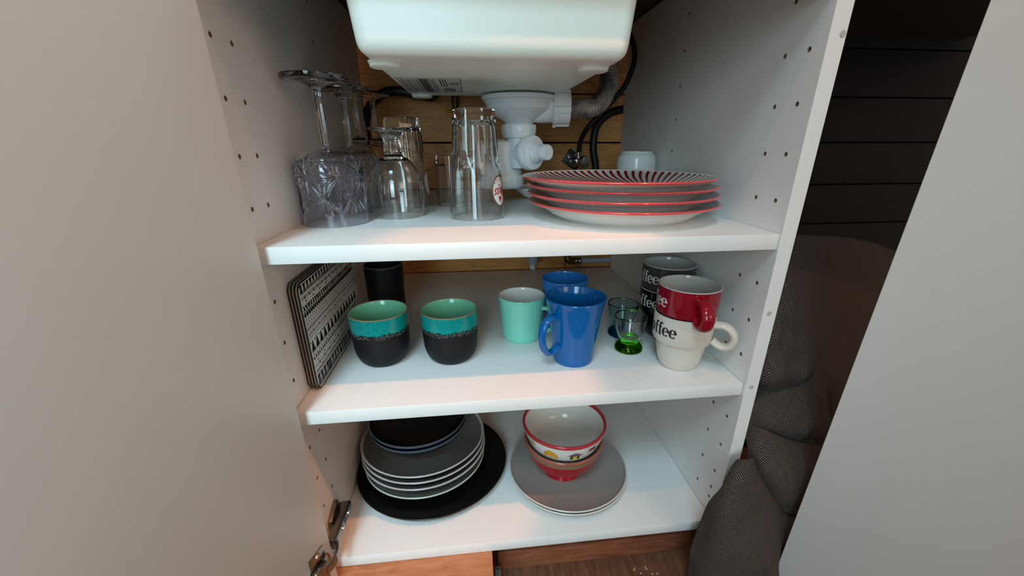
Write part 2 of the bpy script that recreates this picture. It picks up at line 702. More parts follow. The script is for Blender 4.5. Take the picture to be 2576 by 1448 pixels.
lathe('coupling_nut', [(0.0205, -0.0405), (0.0277, -0.0405), (0.0283, -0.042), (0.0283, -0.049), (0.0268, -0.0565), (0.0245, -0.060), (0.0205, -0.060)], M_pvc, drain, 96, 30, rfun=ribbed(12, 0.018))
lathe('down_pipe', [(0.0195, -0.056), (0.0195, -0.070), (0.0200, -0.104), (0.0185, -0.1065), (0, -0.1065)], M_pvc, drain, 48)
# side branch towards the front right with its nut and blanked spigot
sd = Vector((0.55, -0.72, 0.02)).normalized()
so = Vector((0.0, 0.0, -0.083))
b = bmesh.new()
add_lathe(b, [(0.019, 0.0), (0.0205, 0.012), (0.0225, 0.020), (0.0225, 0.030)], 40, axis_mtx(so, sd))
from_bm('side_branch', b, M_pvc, drain)
b = bmesh.new()
add_lathe(b, [(0.0225, 0.0205), (0.0262, 0.0205), (0.0270, 0.022), (0.0270, 0.031), (0.0255, 0.0345), (0.0175, 0.0350), (0.0165, 0.033), (0.0150, 0.033)], 96, axis_mtx(so, sd), ribbed(22, 0.016))
from_bm('branch_nut', b, M_pvc, drain)
b = bmesh.new()
add_lathe(b, [(0.0185, 0.0338), (0.0175, 0.0365), (0.0150, 0.037), (0.0142, 0.040), (0.0150, 0.0402), (0.0150, 0.0425), (0.0136, 0.043), (0.0136, 0.0455), (0.0129, 0.046), (0.0129, 0.0485), (0.0120, 0.049), (0.0120, 0.064), (0.0108, 0.0665), (0, 0.067)], 40, axis_mtx(so, sd))
from_bm('blanked_spigot', b, M_pvc, drain)
# bottle trap behind
b = bmesh.new()
tl = Vector((-0.030, 0.022, 0))
add_lathe(b, [(0, -0.062), (0.024, -0.062), (0.033, -0.066), (0.0365, -0.072), (0.0370, -0.118), (0.0355, -0.121)], 56, Matrix.Translation(tl))
from_bm('bottle_trap', b, M_pvc, drain)
b = bmesh.new()
add_lathe(b, [(0.0355, -0.119), (0.0392, -0.119), (0.0398, -0.121), (0.0400, -0.136), (0.037, -0.1395), (0, -0.140)], 120, Matrix.Translation(tl), ribbed(20, 0.012))
from_bm('trap_cup', b, M_pvc, drain)
tube('trap_elbow', [(-0.002, 0.0, -0.088), (-0.016, 0.010, -0.088), (-0.030, 0.022, -0.088)], 0.0195, M_pvc, drain, 24)
# overflow branch to the right
b = bmesh.new()
oc = Vector((0.056, -0.008, -0.0165))
od = Vector((0.97, -0.10, 0.0)).normalized()
add_tube(b, [Vector((0.014, -0.002, -0.024)), Vector((0.030, -0.004, -0.0215)), oc], 0.02, 32, rfun=lambda s: 0.0125 + 0.0085 * s)
from_bm('overflow_branch', b, M_pvc, drain)
b = bmesh.new()
add_lathe(b, [(0.020, -0.002), (0.0250, -0.002), (0.0256, -0.001), (0.0256, 0.0025), (0.0242, 0.003), (0.0242, 0.0235), (0.0230, 0.025), (0.0160, 0.025), (0.0155, 0.015), (0.0, 0.015)], 96, axis_mtx(oc, od), ribbed(4, 0.10))
from_bm('overflow_nut', b, M_pvc, drain)
hp = smooth_pts([oc + od * 0.014, oc + od * 0.03, oc + Vector((0.058, -0.002, 0.0005)), oc + Vector((0.078, 0.004, 0.012)), oc + Vector((0.0885, 0.008, 0.032)), oc + Vector((0.0885, 0.009, 0.052)), oc + Vector((0.0850, 0.010, 0.080)), oc + Vector((0.082, 0.010, 0.11))], 24)
b = bmesh.new()
add_tube(b, hp, 0.0142, 28, rfun=lambda s: 0.0142 + 0.0011 * math.sin(s * 2 * PI * 42))
h = from_bm('corrugated_hose', b, M_clearhose, drain, 179)
h['label'] = 'dusty grey corrugated overflow hose'

# ------------------------------------------------------------------ services on the back wall
tag(tube('braided_hose', smooth_pts([(0.459, 0.530, 0.578), (0.4595, 0.522, 0.600), (0.4691, 0.500, 0.6267), (0.5089, 0.490, 0.6709), (0.5385, 0.488, 0.7058), (0.5535, 0.490, 0.7524), (0.5450, 0.500, 0.7932), (0.520, 0.505, 0.815)], 10), 0.0052, M_black_rubber, n=14),
    'thin black supply hose rising from the chrome valve to behind the sink', 'hose')
tag(tube('rubber_pipe', smooth_pts([(0.513, 0.566, 0.500), (0.5094, 0.566, 0.5461), (0.5009, 0.566, 0.5872), (0.5054, 0.566, 0.6287), (0.5264, 0.566, 0.653), (0.5573, 0.568, 0.6652), (0.60, 0.572, 0.668)], 10), 0.0085, M_black_rubber, n=16),
    'thick black pipe curving along the plank wall beside the right panel', 'pipe')
vt = thing('angle_valve', 'chrome angle valve on a black wall plate behind the striped plates', 'valve', (0.462, 0.585, 0.556))
box('wall_plate', (-0.026, -0.004, -0.017), (0.016, 0.0, 0.017), M_black_rubber, vt, 0.001, 2, Matrix.Rotation(math.radians(35), 4, 'Y'))
lathe('valve_body', [(0, 0), (0.012, 0), (0.012, 0.006), (0.0085, 0.008), (0.0085, 0.052), (0.0, 0.053)], M_chrome, vt, 32, mtx=axis_mtx((0, -0.002, 0), (0, -1, 0)))
lathe('valve_outlet', [(0, 0), (0.006, 0), (0.006, 0.010), (0.0080, 0.0105), (0.0080, 0.020), (0.005, 0.021), (0.005, 0.032), (0, 0.033)], M_chrome, vt, 24, mtx=axis_mtx((-0.002, -0.048, 0.002), (-0.03, -0.05, 1)))
lathe('valve_knob', [(0, 0.0), (0.0115, 0.0), (0.0135, 0.003), (0.0130, 0.014), (0.0110, 0.0165), (0, 0.0172)], M_chrome, vt, 10, mtx=axis_mtx((0.004, -0.052, 0), (0.35, -1, 0.1)))
lathe('fixing_screw', [(0, 0.0015), (0.0035, 0.001), (0.004, 0)], M_chrome, vt, 16, mtx=axis_mtx((-0.0145, -0.0045, 0.0115), (0, -1, 0)))
tag(tube('supply_hose', smooth_pts([(-0.004, 0.568, 0.600), (0.000, 0.56, 0.640), (0.0206, 0.545, 0.672), (0.050, 0.535, 0.691), (0.085, 0.530, 0.693), (0.125, 0.535, 0.687), (0.150, 0.540, 0.690), (0.160, 0.540, 0.740)], 10), 0.0095, M_black_rubber, n=16),
    'black hose arching in the dark behind the wine glasses', 'hose')
vt2 = thing('isolating_valve', 'small brass isolating valve with yellow tag behind the sink', 'valve', (0.186, 0.585, 0.672))
lathe('valve_body', [(0, -0.02), (0.007, -0.02), (0.007, -0.006), (0.009, -0.004), (0.009, 0.012), (0.006, 0.014), (0.006, 0.06), (0, 0.06)], M_brass, vt2, 20, mtx=Matrix.Translation((0.004, -0.0105, 0.01)))
g = box('tag', (-0.022, -0.0035, -0.018), (0.014, -0.0015, -0.003), M_yellow, vt2, 0.0004)
bm = bmesh.new()
for k in range(2):
    for i in range(5):
        add_box(bm, (-0.015 + i * 0.0052, -0.0038, -0.0095 - k * 0.0045), (-0.0115 + i * 0.0052, -0.0034, -0.0072 - k * 0.0045))
from_bm('tag_print', bm, M_ink, g)
wp = thing('waste_pipe', 'white plastic pipe with a grey coupling below the upper shelf', 'pipe', (0.3628, 0.572, 0.0))
lathe('pipe', [(0.0068, 0.10), (0.0068, 0.455), (0.0, 0.455)], M_pvc, wp, 24)
lathe('coupling', [(0.007, 0.312), (0.0115, 0.312), (0.0120, 0.314), (0.0120, 0.337), (0.0105, 0.340), (0.007, 0.340)], M_greypipe, wp, 60, rfun=ribbed(10, 0.06))
el = thing('water_pipe', 'grey water pipe with a dark brass elbow on the plank wall', 'pipe', (0.455, 0.571, 0.3165))
tube('elbow', smooth_pts([(-0.002, 0.006, 0.02), (-0.002, 0, 0.006), (0.004, -0.001, 0.0), (0.018, -0.001, 0.0)], 6), 0.0085, M_brass, el, 18)
lathe('collar', [(0.006, 0), (0.0085, 0), (0.0095, 0.002), (0.0095, 0.006), (0.008, 0.008), (0.0092, 0.010), (0.0092, 0.016), (0.006, 0.018)], M_nickel, el, 24, mtx=axis_mtx((0.016, -0.001, 0), (1, 0, 0)))
tube('pipe', [(0.030, -0.001, 0), (0.08, -0.001, 0), (0.14, -0.001, 0)], 0.0070, M_greypipe, el, 18)

# ------------------------------------------------------------------ drinking glasses on the upper shelf


def goblet(label, loc, rz):
    g = thing('wine_goblet', label, 'goblet', loc, rz, 'cut pattern goblets turned upside down')
    out = [(0.0403, 0.0), (0.0402, 0.010), (0.0402, 0.030), (0.0404, 0.050), (0.0405, 0.062), (0.0385, 0.074), (0.0335, 0.0825), (0.0255, 0.0868), (0.0150, 0.0885), (0.0055, 0.0895)]
    outer = smooth_pts([(a, bb, 0) for a, bb in out], 7)
    outer = [(p[0], p[1]) for p in outer]
    inner = [(max(r - 0.0026, 0), max(z, 0.0) if z < 0.07 else z - 0.0024) for r, z in outer][:-2] + [(0, 0.0862)]

    def cut(r, z, a):
        # cut lattice: eight-pointed stars joined by V grooves
        if z < 0.016 or z > 0.084 or r < 0.02:
            return r
        nsec = 7
        s = (a * nsec / (2 * PI)) % 1.0 - 0.5
        d = 1.0
        for zc, off in ((0.058, 0.0), (0.036, 0.5)):
            sx = ((s + 0.5 + off) % 1.0 - 0.5) * (2 * PI * r / nsec)
            sz = z - zc
            for ang in (90, 45, 135, 20, 160) if off == 0 else (90, 50, 130, 70, 110):
                ca, sa = math.cos(math.radians(ang)), math.sin(math.radians(ang))
                along = abs(sx * ca + sz * sa)
                across = abs(-sx * sa + sz * ca)
                if along < 0.024:
                    w = 0.0021 * (1 - along / 0.024) + 0.0006
                    d = min(d, across / w)
        d = min(d, abs(z - 0.058) / 0.0010, abs(z - 0.0765) / 0.0009)
        return r - (0.0015 * (1 - d) if d < 1 else 0)

    b = bmesh.new()
    prof = []
    for i in range(len(outer) - 1):
        (r0, z0), (r1, z1) = outer[i], outer[i + 1]
        k = 2
        for j in range(k):
            prof.append((r0 + (r1 - r0) * j / k, z0 + (z1 - z0) * j / k))
    prof.append(outer[-1])
    full = [(0, 0.0862)] + inner[::-1][1:] + [(0.0380, 0.0), (0.0392, -0.0)] + prof
    add_lathe(b, full, 336, rfun=lambda r, z, a: cut(r, z, a) if (r > 0.0392 or z > 0.0655) else r)
    from_bm('bowl', b, M_lav, g, 60, normals=False)
    lathe('stem', [(0.0055, 0.0895), (0.0045, 0.0910), (0.0040, 0.094), (0.0038, 0.12), (0.0039, 0.148), (0.0046, 0.151), (0.0040, 0.153), (0.0056, 0.1555), (0.0085, 0.158)], M_lav, g, 32, 60, normals=False)
    lathe('foot', [(0.0085, 0.158), (0.018, 0.1622), (0.030, 0.1635), (0.0362, 0.1638), (0.0368, 0.1650), (0.0366, 0.1690), (0.0355, 0.1697), (0.028, 0.1685), (0, 0.1680)], M_lav, g, 72, 50, normals=False)
    return g


G1 = goblet('lavender cut-pattern goblet upside down at the shelf front left', (0.0418, 0.1425, Z1), 0.25)
dup(G1, (0.0425, 0.2480, Z1), 0.9, 'lavender cut-pattern goblet standing directly behind the front goblet', 'cut pattern goblets turned upside down')


def tulip(label, loc):
    g = thing('wine_glass', label, 'wine glass', loc, 0, 'plain wine glasses turned upside down')
    out = [(0.026, 0.0), (0.0295, 0.020), (0.0322, 0.045), (0.0318, 0.060), (0.0270, 0.080), (0.018, 0.096), (0.0085, 0.106), (0.0052, 0.116)]
    o2 = [(p[0], p[1]) for p in smooth_pts([(a, bb, 0) for a, bb in out], 5)]
    inn = [(r - 0.0012, z if z < 0.06 else z - 0.002) for r, z in o2 if z < 0.100]
    prof = [(0, 0.0985)] + inn[::-1] + o2 + [(0.0040, 0.125), (0.0036, 0.150), (0.0045, 0.168), (0.007, 0.172)]
    lathe('bowl', prof, M_glass, g, 56, 60, normals=False)
    lathe('foot', [(0.007, 0.172), (0.020, 0.1755), (0.0310, 0.1772), (0.0320, 0.1780), (0.0310, 0.1788), (0, 0.1782)], M_glass, g, 56, 50, normals=False)
    return g


T1 = tulip('plain wine glass upside down behind the cut-pattern goblets', (0.0345, 0.3420, Z1))
dup(T1, (0.0450, 0.4300, Z1), 0, 'plain wine glass farthest back at the left panel', 'plain wine glasses turned upside down')

sg = thing('stemmed_beer_glass', 'short-stemmed round glass upside down beside the lavender goblets', 'beer glass', (0.1138, 0.1893, Z1))
out = [(0.0350, 0.0), (0.0362, 0.012), (0.0373, 0.030), (0.0355, 0.048), (0.0290, 0.066), (0.0195, 0.0765), (0.0125, 0.080)]
o2 = [(p[0], p[1]) for p in smooth_pts([(a, bb, 0) for a, bb in out], 6)]
inn = [(r - 0.0014, z if z < 0.05 else z - 0.0018) for r, z in o2 if z < 0.0772]
lathe('bowl', [(0, 0.0745)] + inn[::-1] + o2, M_glass, sg, 64, 60, normals=False)


def flute8(r, z, a):
    return r * (1 - 0.10 * abs(math.sin(4 * a)))


lathe('stem', [(0.0125, 0.080), (0.0112, 0.083), (0.0118, 0.090), (0.0105, 0.098), (0.0125, 0.106), (0.0155, 0.1105)], M_glass, sg, 64, 60, rfun=lambda r, z, a: flute8(r, z, a) if 0.082 < z < 0.108 else r, normals=False)
lathe('foot', [(0.0155, 0.1105), (0.0240, 0.1125), (0.0290, 0.1135), (0.0300, 0.1145), (0.0290, 0.1155), (0, 0.1150)], M_glass, sg, 64, 50, normals=False)


def pint_mesh(H, rb, rt, nf, zf, wall=0.0022):
    """straight tumbler standing on its rim; nf flat petal facets cut into the upper part from height zf"""
    prof_o = []
    N = 56
    for i in range(N + 1):
        z = H * i / N
        s = z / H
        r = rb + (rt - rb) * s
        prof_o.append((r, z))
    ca = math.cos(PI / nf)

    def rf(r, z, a):
        s = (a * nf / (2 * PI)) % 1.0 - 0.5
        ang = s * 2 * PI / nf
        if z <= 0.0:
            return r
        # flat facet planes meet the round wall lower down, so every cut ends in a round petal
        k = min(1.0, max(0.0, (z - zf) / 0.030))
        a0 = r * (1 - (1 - ca) * math.sin(k * PI / 2) * 0.92)
        return min(r, a0 / math.cos(ang))

    b = bmesh.new()
    outer = prof_o[:-1] + [(rt - 0.0006, H - 0.0008), (rt - 0.002, H), (rt * 0.75, H - 0.0006), (0, H - 0.0016)]
    full_in = []
    for i in range(0, 22):
        z = (H - 0.014) * (1 - i / 21)
        r = rb + (rt - rb) * z / H - wall - (0.0024 * min(1, max(0, (z - zf) / 0.03)) if zf > 0.01 else 0)
        if i == 0:
            full_in.append((0, z))
            full_in.append((r - 0.004, z + 0.0))
            continue
        full_in.append((r, z))
    full = full_in + [(rb - wall * 0.5, -0.0)] + outer
    flag = {'n': 0}
    add_lathe(b, full_in + [(rb - wall * 0.6, 0.0)], 16 * nf)
    ring_in = [v for v in b.verts][-16 * nf:]
    st = len(b.verts)
    add_lathe(b, outer, 16 * nf, rfun=lambda r, z, a: rf(r, z, a) if r > rt * 0.8 else r)
    b.verts.ensure_lookup_table()
    ring_out = b.verts[st:st + 16 * nf]
    n = 16 * nf
    for k in range(n):
        j = (k + 1) % n
        b.faces.new((ring_in[k], ring_in[j], ring_out[j], ring_out[k]))
    return b


def polystroke(bm, pts, w, mapf):
    """flat ribbon along 2D pts, mapped onto a surface"""
    P = [Vector((p[0], p[1], 0)) for p in pts]
    prev = None
    for i, p in enumerate(P):
        d = (P[min(i + 1, len(P) - 1)] - P[max(i - 1, 0)]).normalized()
        n = Vector((-d.y, d.x, 0)) * (w if isinstance(w, (int, float)) else w(i / max(1, len(P) - 1))) * 0.5
        a, c = bm.verts.new(mapf(p.x + n.x, p.y + n.y)), bm.verts.new(mapf(p.x - n.x, p.y - n.y))
        if prev:
            bm.faces.new((prev[0], prev[1], c, a))
        prev = (a, c)


def polyfan(bm, pts, mapf, centre=None):
    if centre is None:
        centre = (sum(p[0] for p in pts) / len(pts), sum(p[1] for p in pts) / len(pts))
    c = bm.verts.new(mapf(*centre))
    vs = [bm.verts.new(mapf(*p)) for p in pts]
    for i in range(len(vs)):
        bm.faces.new((c, vs[i], vs[(i + 1) % len(vs)]))


M_lab_white = mat('label_white', 'E4E4E2', 0.5)
M_lab_brown = mat('label_brown', '7A4726', 0.5)
M_lab_red = mat('label_red', 'C8202A', 0.5)
M_lab_ink = mat('label_ink', '3C3632', 0.6)


def ell(rx, ry, n=40, cx=0, cy=0):
    return [(cx + rx * math.cos(2 * PI * i / n), cy + ry * math.sin(2 * PI * i / n)) for i in range(n)]


def beer_label(parent, a0, zc, R, rx, ry, writing=True):
    """oval printed label wrapped on the glass; the glass is upside down so the print is turned over"""
    def mp(off):
        def f(x, y):
            rr = R(zc + y) + off
            th = a0 + x / rr
            return (rr * math.cos(th), rr * math.sin(th), zc + y)
        return f

    def ring(bm, r0x, r0y, r1x, r1y, off):
        A = [bm.verts.new(mp(off)(*p)) for p in ell(r0x, r0y, 48)]
        B = [bm.verts.new(mp(off)(*p)) for p in ell(r1x, r1y, 48)]
        for i in range(48):
            j = (i + 1) % 48
            bm.faces.new((A[i], A[j], B[j], B[i]))

    def disc(bm, rx_, ry_, off):
        levels = [(rx_ * s, ry_ * s) for s in (1, 0.8, 0.6, 0.4, 0.2)]
        for (ax, ay), (bx, by) in zip(levels, levels[1:]):
            ring(bm, ax, ay, bx, by, off)
        polyfan(bm, ell(rx_ * 0.2, ry_ * 0.2, 48), mp(off), (0, 0))

    bm = bmesh.new()
    disc(bm, rx, ry, 0.00025)
    lab = from_bm('label', bm, M_lab_white, parent, normals=False)
    bm = bmesh.new()
    ring(bm, rx, ry, rx * 0.87, ry * 0.90, 0.00042)
    from_bm('label_rim', bm, M_lab_brown, lab, normals=False)
    if not writing:
        return
    # turned through 180 degrees with the glass
    fl = lambda x, y: mp(0.0006)(-x, -y)
    bm = bmesh.new()
    k = rx / 0.0130
    tl = lambda p: (p[0] * k + p[1] * 0.30 * k, p[1] * k + p[0] * 0.10 * k)
    letters = []
    # B a s s, script drawn with strokes
    letters.append([(-0.0100, -0.0040), (-0.0100, 0.0050)])
    letters.append([(-0.0108, 0.0050), (-0.0080, 0.0056), (-0.0062, 0.0040), (-0.0070, 0.0018), (-0.0098, 0.0008)])
    letters.append([(-0.0098, 0.0008), (-0.0066, 0.0006), (-0.0052, -0.0014), (-0.0064, -0.0036), (-0.0104, -0.0042)])
    ar = [(-0.0010, 0.0016), (-0.0026, 0.0020), (-0.0042, 0.0006), (-0.0042, -0.0020), (-0.0030, -0.0034), (-0.0014, -0.0022), (-0.0008, 0.0018)]
    letters.append(ar)
    letters.append([(-0.0006, 0.0020), (-0.0010, -0.0022), (-0.0002, -0.0036)])
    for ox in (0.0034, 0.0080):
        letters.append([(ox + 0.0016, 0.0022), (ox - 0.0002, 0.0024), (ox - 0.0016, 0.0010), (ox, -0.0004), (ox + 0.0014, -0.0018), (ox, -0.0036), (ox - 0.0022, -0.0030)])
    for L in letters:
        P = smooth_pts([(p[0], p[1], 0) for p in L], 4) if len(L) > 2 else [Vector((p[0], p[1], 0)) for p in L]
        polystroke(bm, [tl((p[0], p[1])) for p in P], 0.0014 * k, fl)
    polystroke(bm, [tl(p) for p in ((-0.0020, -0.0064), (0.0010, -0.0070), (0.0036, -0.0066))], 0.0007 * k, fl)
    polyfan(bm, [(-0.0034 * k, 0.0062 * k), (0.0034 * k, 0.0062 * k), (0.0, 0.0128 * k)], fl)
    from_bm('red_print', bm, M_lab_red, lab, normals=False)
    bm = bmesh.new()
    # arc of small capitals along the foot of the oval: PALE ALE
    glyph = {'P': [[(-1, -1.6), (-1, 1.6), (0.8, 1.4), (0.9, 0.2), (-1, 0)]], 'A': [[(-1.1, -1.6), (0, 1.6), (1.1, -1.6)], [(-0.6, -0.4), (0.6, -0.4)]],
             'L': [[(-0.8, 1.6), (-0.8, -1.6), (1, -1.6)]], 'E': [[(1, 1.6), (-0.8, 1.6), (-0.8, -1.6), (1, -1.6)], [(-0.8, 0), (0.7, 0)]]}
    word = 'PALE ALE'
    for i, ch in enumerate(word):
        if ch == ' ':
            continue
        t_ = math.radians(-90 + (i - (len(word) - 1) / 2) * 13.5)
        cx, cy = 0.0108 * k * math.cos(t_), ry * 0.76 * math.sin(t_)
        rot = t_ + PI / 2
        for stv in glyph[ch]:
            pts = []
            for (x, y) in stv:
                x, y = x * 0.00062 * k, y * 0.00062 * k
                pts.append((cx + x * math.cos(rot) - y * math.sin(rot), cy + x * math.sin(rot) + y * math.cos(rot)))
            polystroke(bm, pts, 0.00045 * k, fl)
    from_bm('small_print', bm, M_lab_ink, lab, normals=False)


Hh, Rb, Rt = 0.1372, 0.0387, 0.0290
pg = thing('pint_glass', 'tall faceted pint glass with an oval beer label, upside down at the front', 'pint glass', (0.2252, 0.1677, Z1), 0, 'upturned pint glasses')
from_bm('body', pint_mesh(Hh, Rb, Rt, 8, 0.062), M_glass, pg, 15).rotation_euler = (0, 0, math.radians(-112.5))
beer_label(pg, math.radians(-33), 0.0365, lambda z: Rb + (Rt - Rb) * z / Hh, 0.0150, 0.0205)
pg2 = thing('pint_glass', 'taller faceted pint glass behind the short-stemmed glass, upside down', 'pint glass', (0.1140, 0.2920, Z1), 0, 'upturned pint glasses')
from_bm('body', pint_mesh(0.134, 0.0350, 0.0272, 8, 0.062), M_glass, pg2, 15)
beer_label(pg2, math.radians(-8), 0.036, lambda z: 0.0350 + (0.0272 - 0.0350) * z / 0.134, 0.0140, 0.0200, False)
o = from_bm('tumbler', pint_mesh(0.080, 0.0330, 0.0315, 14, -0.03, 0.002), M_glass, None, 24, loc=(0.1905, 0.3050, Z1))
tag(o, 'low tumbler upside down between the two pint glasses', 'tumbler')

# ------------------------------------------------------------------ striped plates, cup and dish on the upper shelf


def plate_profile(R, h, foot, th=0.0035, lip=0.001, well=0.62, drop=None):
    """coupe plate: (r, z) outline from the underside centre round the rim to the top centre"""
    under = [(0, 0.0022), (foot - 0.006, 0.0022), (foot - 0.0035, 0.0006), (foot - 0.0015, 0.0), (foot, 0.0008)]
    rim_in = max(R * well, foot + 0.010)
    mid = [(foot + 0.004, 0.0030), (rim_in, 0.0055), (R * 0.86, h * 0.62), (R - 0.003, h - 0.0036), (R, h - 0.0018), (R - 0.0006, h - 0.0004), (R - 0.0020, h)]
    top = [(R * f_, 0.0055 + (h - 0.0055) * f_ ** 3.4) for f_ in (0.95, 0.88, 0.79, 0.68, 0.55, 0.38, 0.18, 0.0)]
    s1 = [(p[0], p[1]) for p in smooth_pts([(a, b_, 0) for a, b_ in mid], 4)]
    s2 = [(p[0], p[1]) for p in smooth_pts([(a, b_, 0) for a, b_ in [mid[-1]] + top], 5)][1:]
    return under + s1 + s2


M_stripe = mat('red_swirl_stripe_glaze', 'DDDAD6', 0.10, coat=0.3)
t = NT(M_stripe)
tc = t.new('ShaderNodeTexCoord')
sp = t.new('ShaderNodeSeparateXYZ')
t.link(tc.outputs['Object'], sp.inputs[0])
ln = t.new('ShaderNodeVectorMath', operation='LENGTH')
cx = t.new('ShaderNodeCombineXYZ')
t.link(sp.outputs[0], cx.inputs[0])
t.link(sp.outputs[1], cx.inputs[1])
t.link(cx.outputs[0], ln.inputs[0])
rad = ln.outputs['Value']
ang = t.math('ARCTAN2', sp.outputs[1], sp.outputs[0])
sw = t.math('ADD', ang, t.math('MULTIPLY', t.math('POWER', t.math('SUBTRACT', 0.128, rad), 2.0), 90.0))
ph = t.math('FRACT', t.math('MULTIPLY', sw, 64 / (2 * PI)))
stripe = t.math('LESS_THAN', ph, 0.42)
inr = t.math('GREATER_THAN', rad, 0.060)
notrim = t.math('LESS_THAN', rad, 0.1245)
uu = t.new('ShaderNodeNewGeometry')
nz = t.new('ShaderNodeSeparateXYZ')
t.link(uu.outputs['Normal'], nz.inputs[0])
upf = t.math('GREATER_THAN', nz.outputs[2], 0.0)
mask = t.math('MULTIPLY', t.math('MULTIPLY', stripe, inr), t.math('MULTIPLY', notrim, upf))
rimm = t.math('GREATER_THAN', rad, 0.1263)
c1 = t.mix(mask, lin('DDDAD6'), lin('8E1622'))
t.link(t.mix(rimm, c1, lin('D44A4C')), t.b.inputs['Base Color'])

prof = plate_profile(0.1285, 0.0240, 0.086)
P4 = [(0.4247, 0.1445, 0.0, 0.0), (0.4226, 0.1454, 0.0108, 0.4), (0.4233, 0.1500, 0.0212, 0.9), (0.4150, 0.1420, 0.0325, 1.3)]
names4 = ['bottom plate of the red striped stack on the upper shelf', 'second plate from the bottom of the red striped stack',
          'third plate from the bottom of the red striped stack', 'topmost plate of the red striped stack, swirl stripes showing']
pl0 = None
for (x, y, h, rz), lab in zip(P4, names4):
    if pl0 is None:
        pl0 = lathe('striped_plate', prof, M_stripe, None, 128, 40)
        q = pl0
    else:
        q = pl0.copy()
        COL.objects.link(q)
    q.location = (x, y, Z1 + h)
    q.rotation_euler = (0, 0, rz)
    tag(q, lab, 'plate', 'red striped plates in the upper stack')

tag(lathe('ramekin', [(p[0], p[1]) for p in smooth_pts([(0.0, 0.074, 0), (0.030, 0.073, 0), (0.0335, 0.03, 0), (0.0338, 0.001, 0), (0.0350, 0.0, 0), (0.0362, 0.001, 0), (0.0360, 0.03, 0), (0.0350, 0.066, 0), (0.0325, 0.0765, 0), (0.0285, 0.0805, 0)], 4)] + [(0.0280, 0.083), (0.0250, 0.083), (0.0245, 0.080), (0, 0.080)],
          make_ceramic('white_glaze', 'E2E4E0'), None, 64, 40, loc=(0.5225, 0.350, Z1)), 'white porcelain ramekin upside down behind the striped plates', 'ramekin')
tag(lathe('saucer', plate_profile(0.062, 0.022, 0.032, 0.003), MATS['white_glaze'], None, 72, 40, loc=(0.3560, 0.3650, Z1)),
    'small white saucer half hidden behind the striped plates', 'saucer')

# ------------------------------------------------------------------ placemats leaning at the left panel
M_mat_black = mat('black_mat_edge', '121214', 0.45)
M_mat_core = mat('mat_core', 'B7AD9C', 0.8)
M_mat_face = mat('mat_white_face', 'E6E6E6', 0.4)
M_mat_ink = mat('mat_black_print', '15151A', 0.45)


def rrect(y0, y1, z0, z1, r, n=6):
    pts = []
    for cy, cz, a0 in ((y1 - r, z1 - r, 0), (y0 + r, z1 - r, 90), (y0 + r, z0 + r, 180), (y1 - r, z0 + r, 270)):
        for i in range(n + 1):
            a = math.radians(a0 + 90 * i / n)
            pts.append((cy + r * math.cos(a), cz + r * math.sin(a)))
    return pts


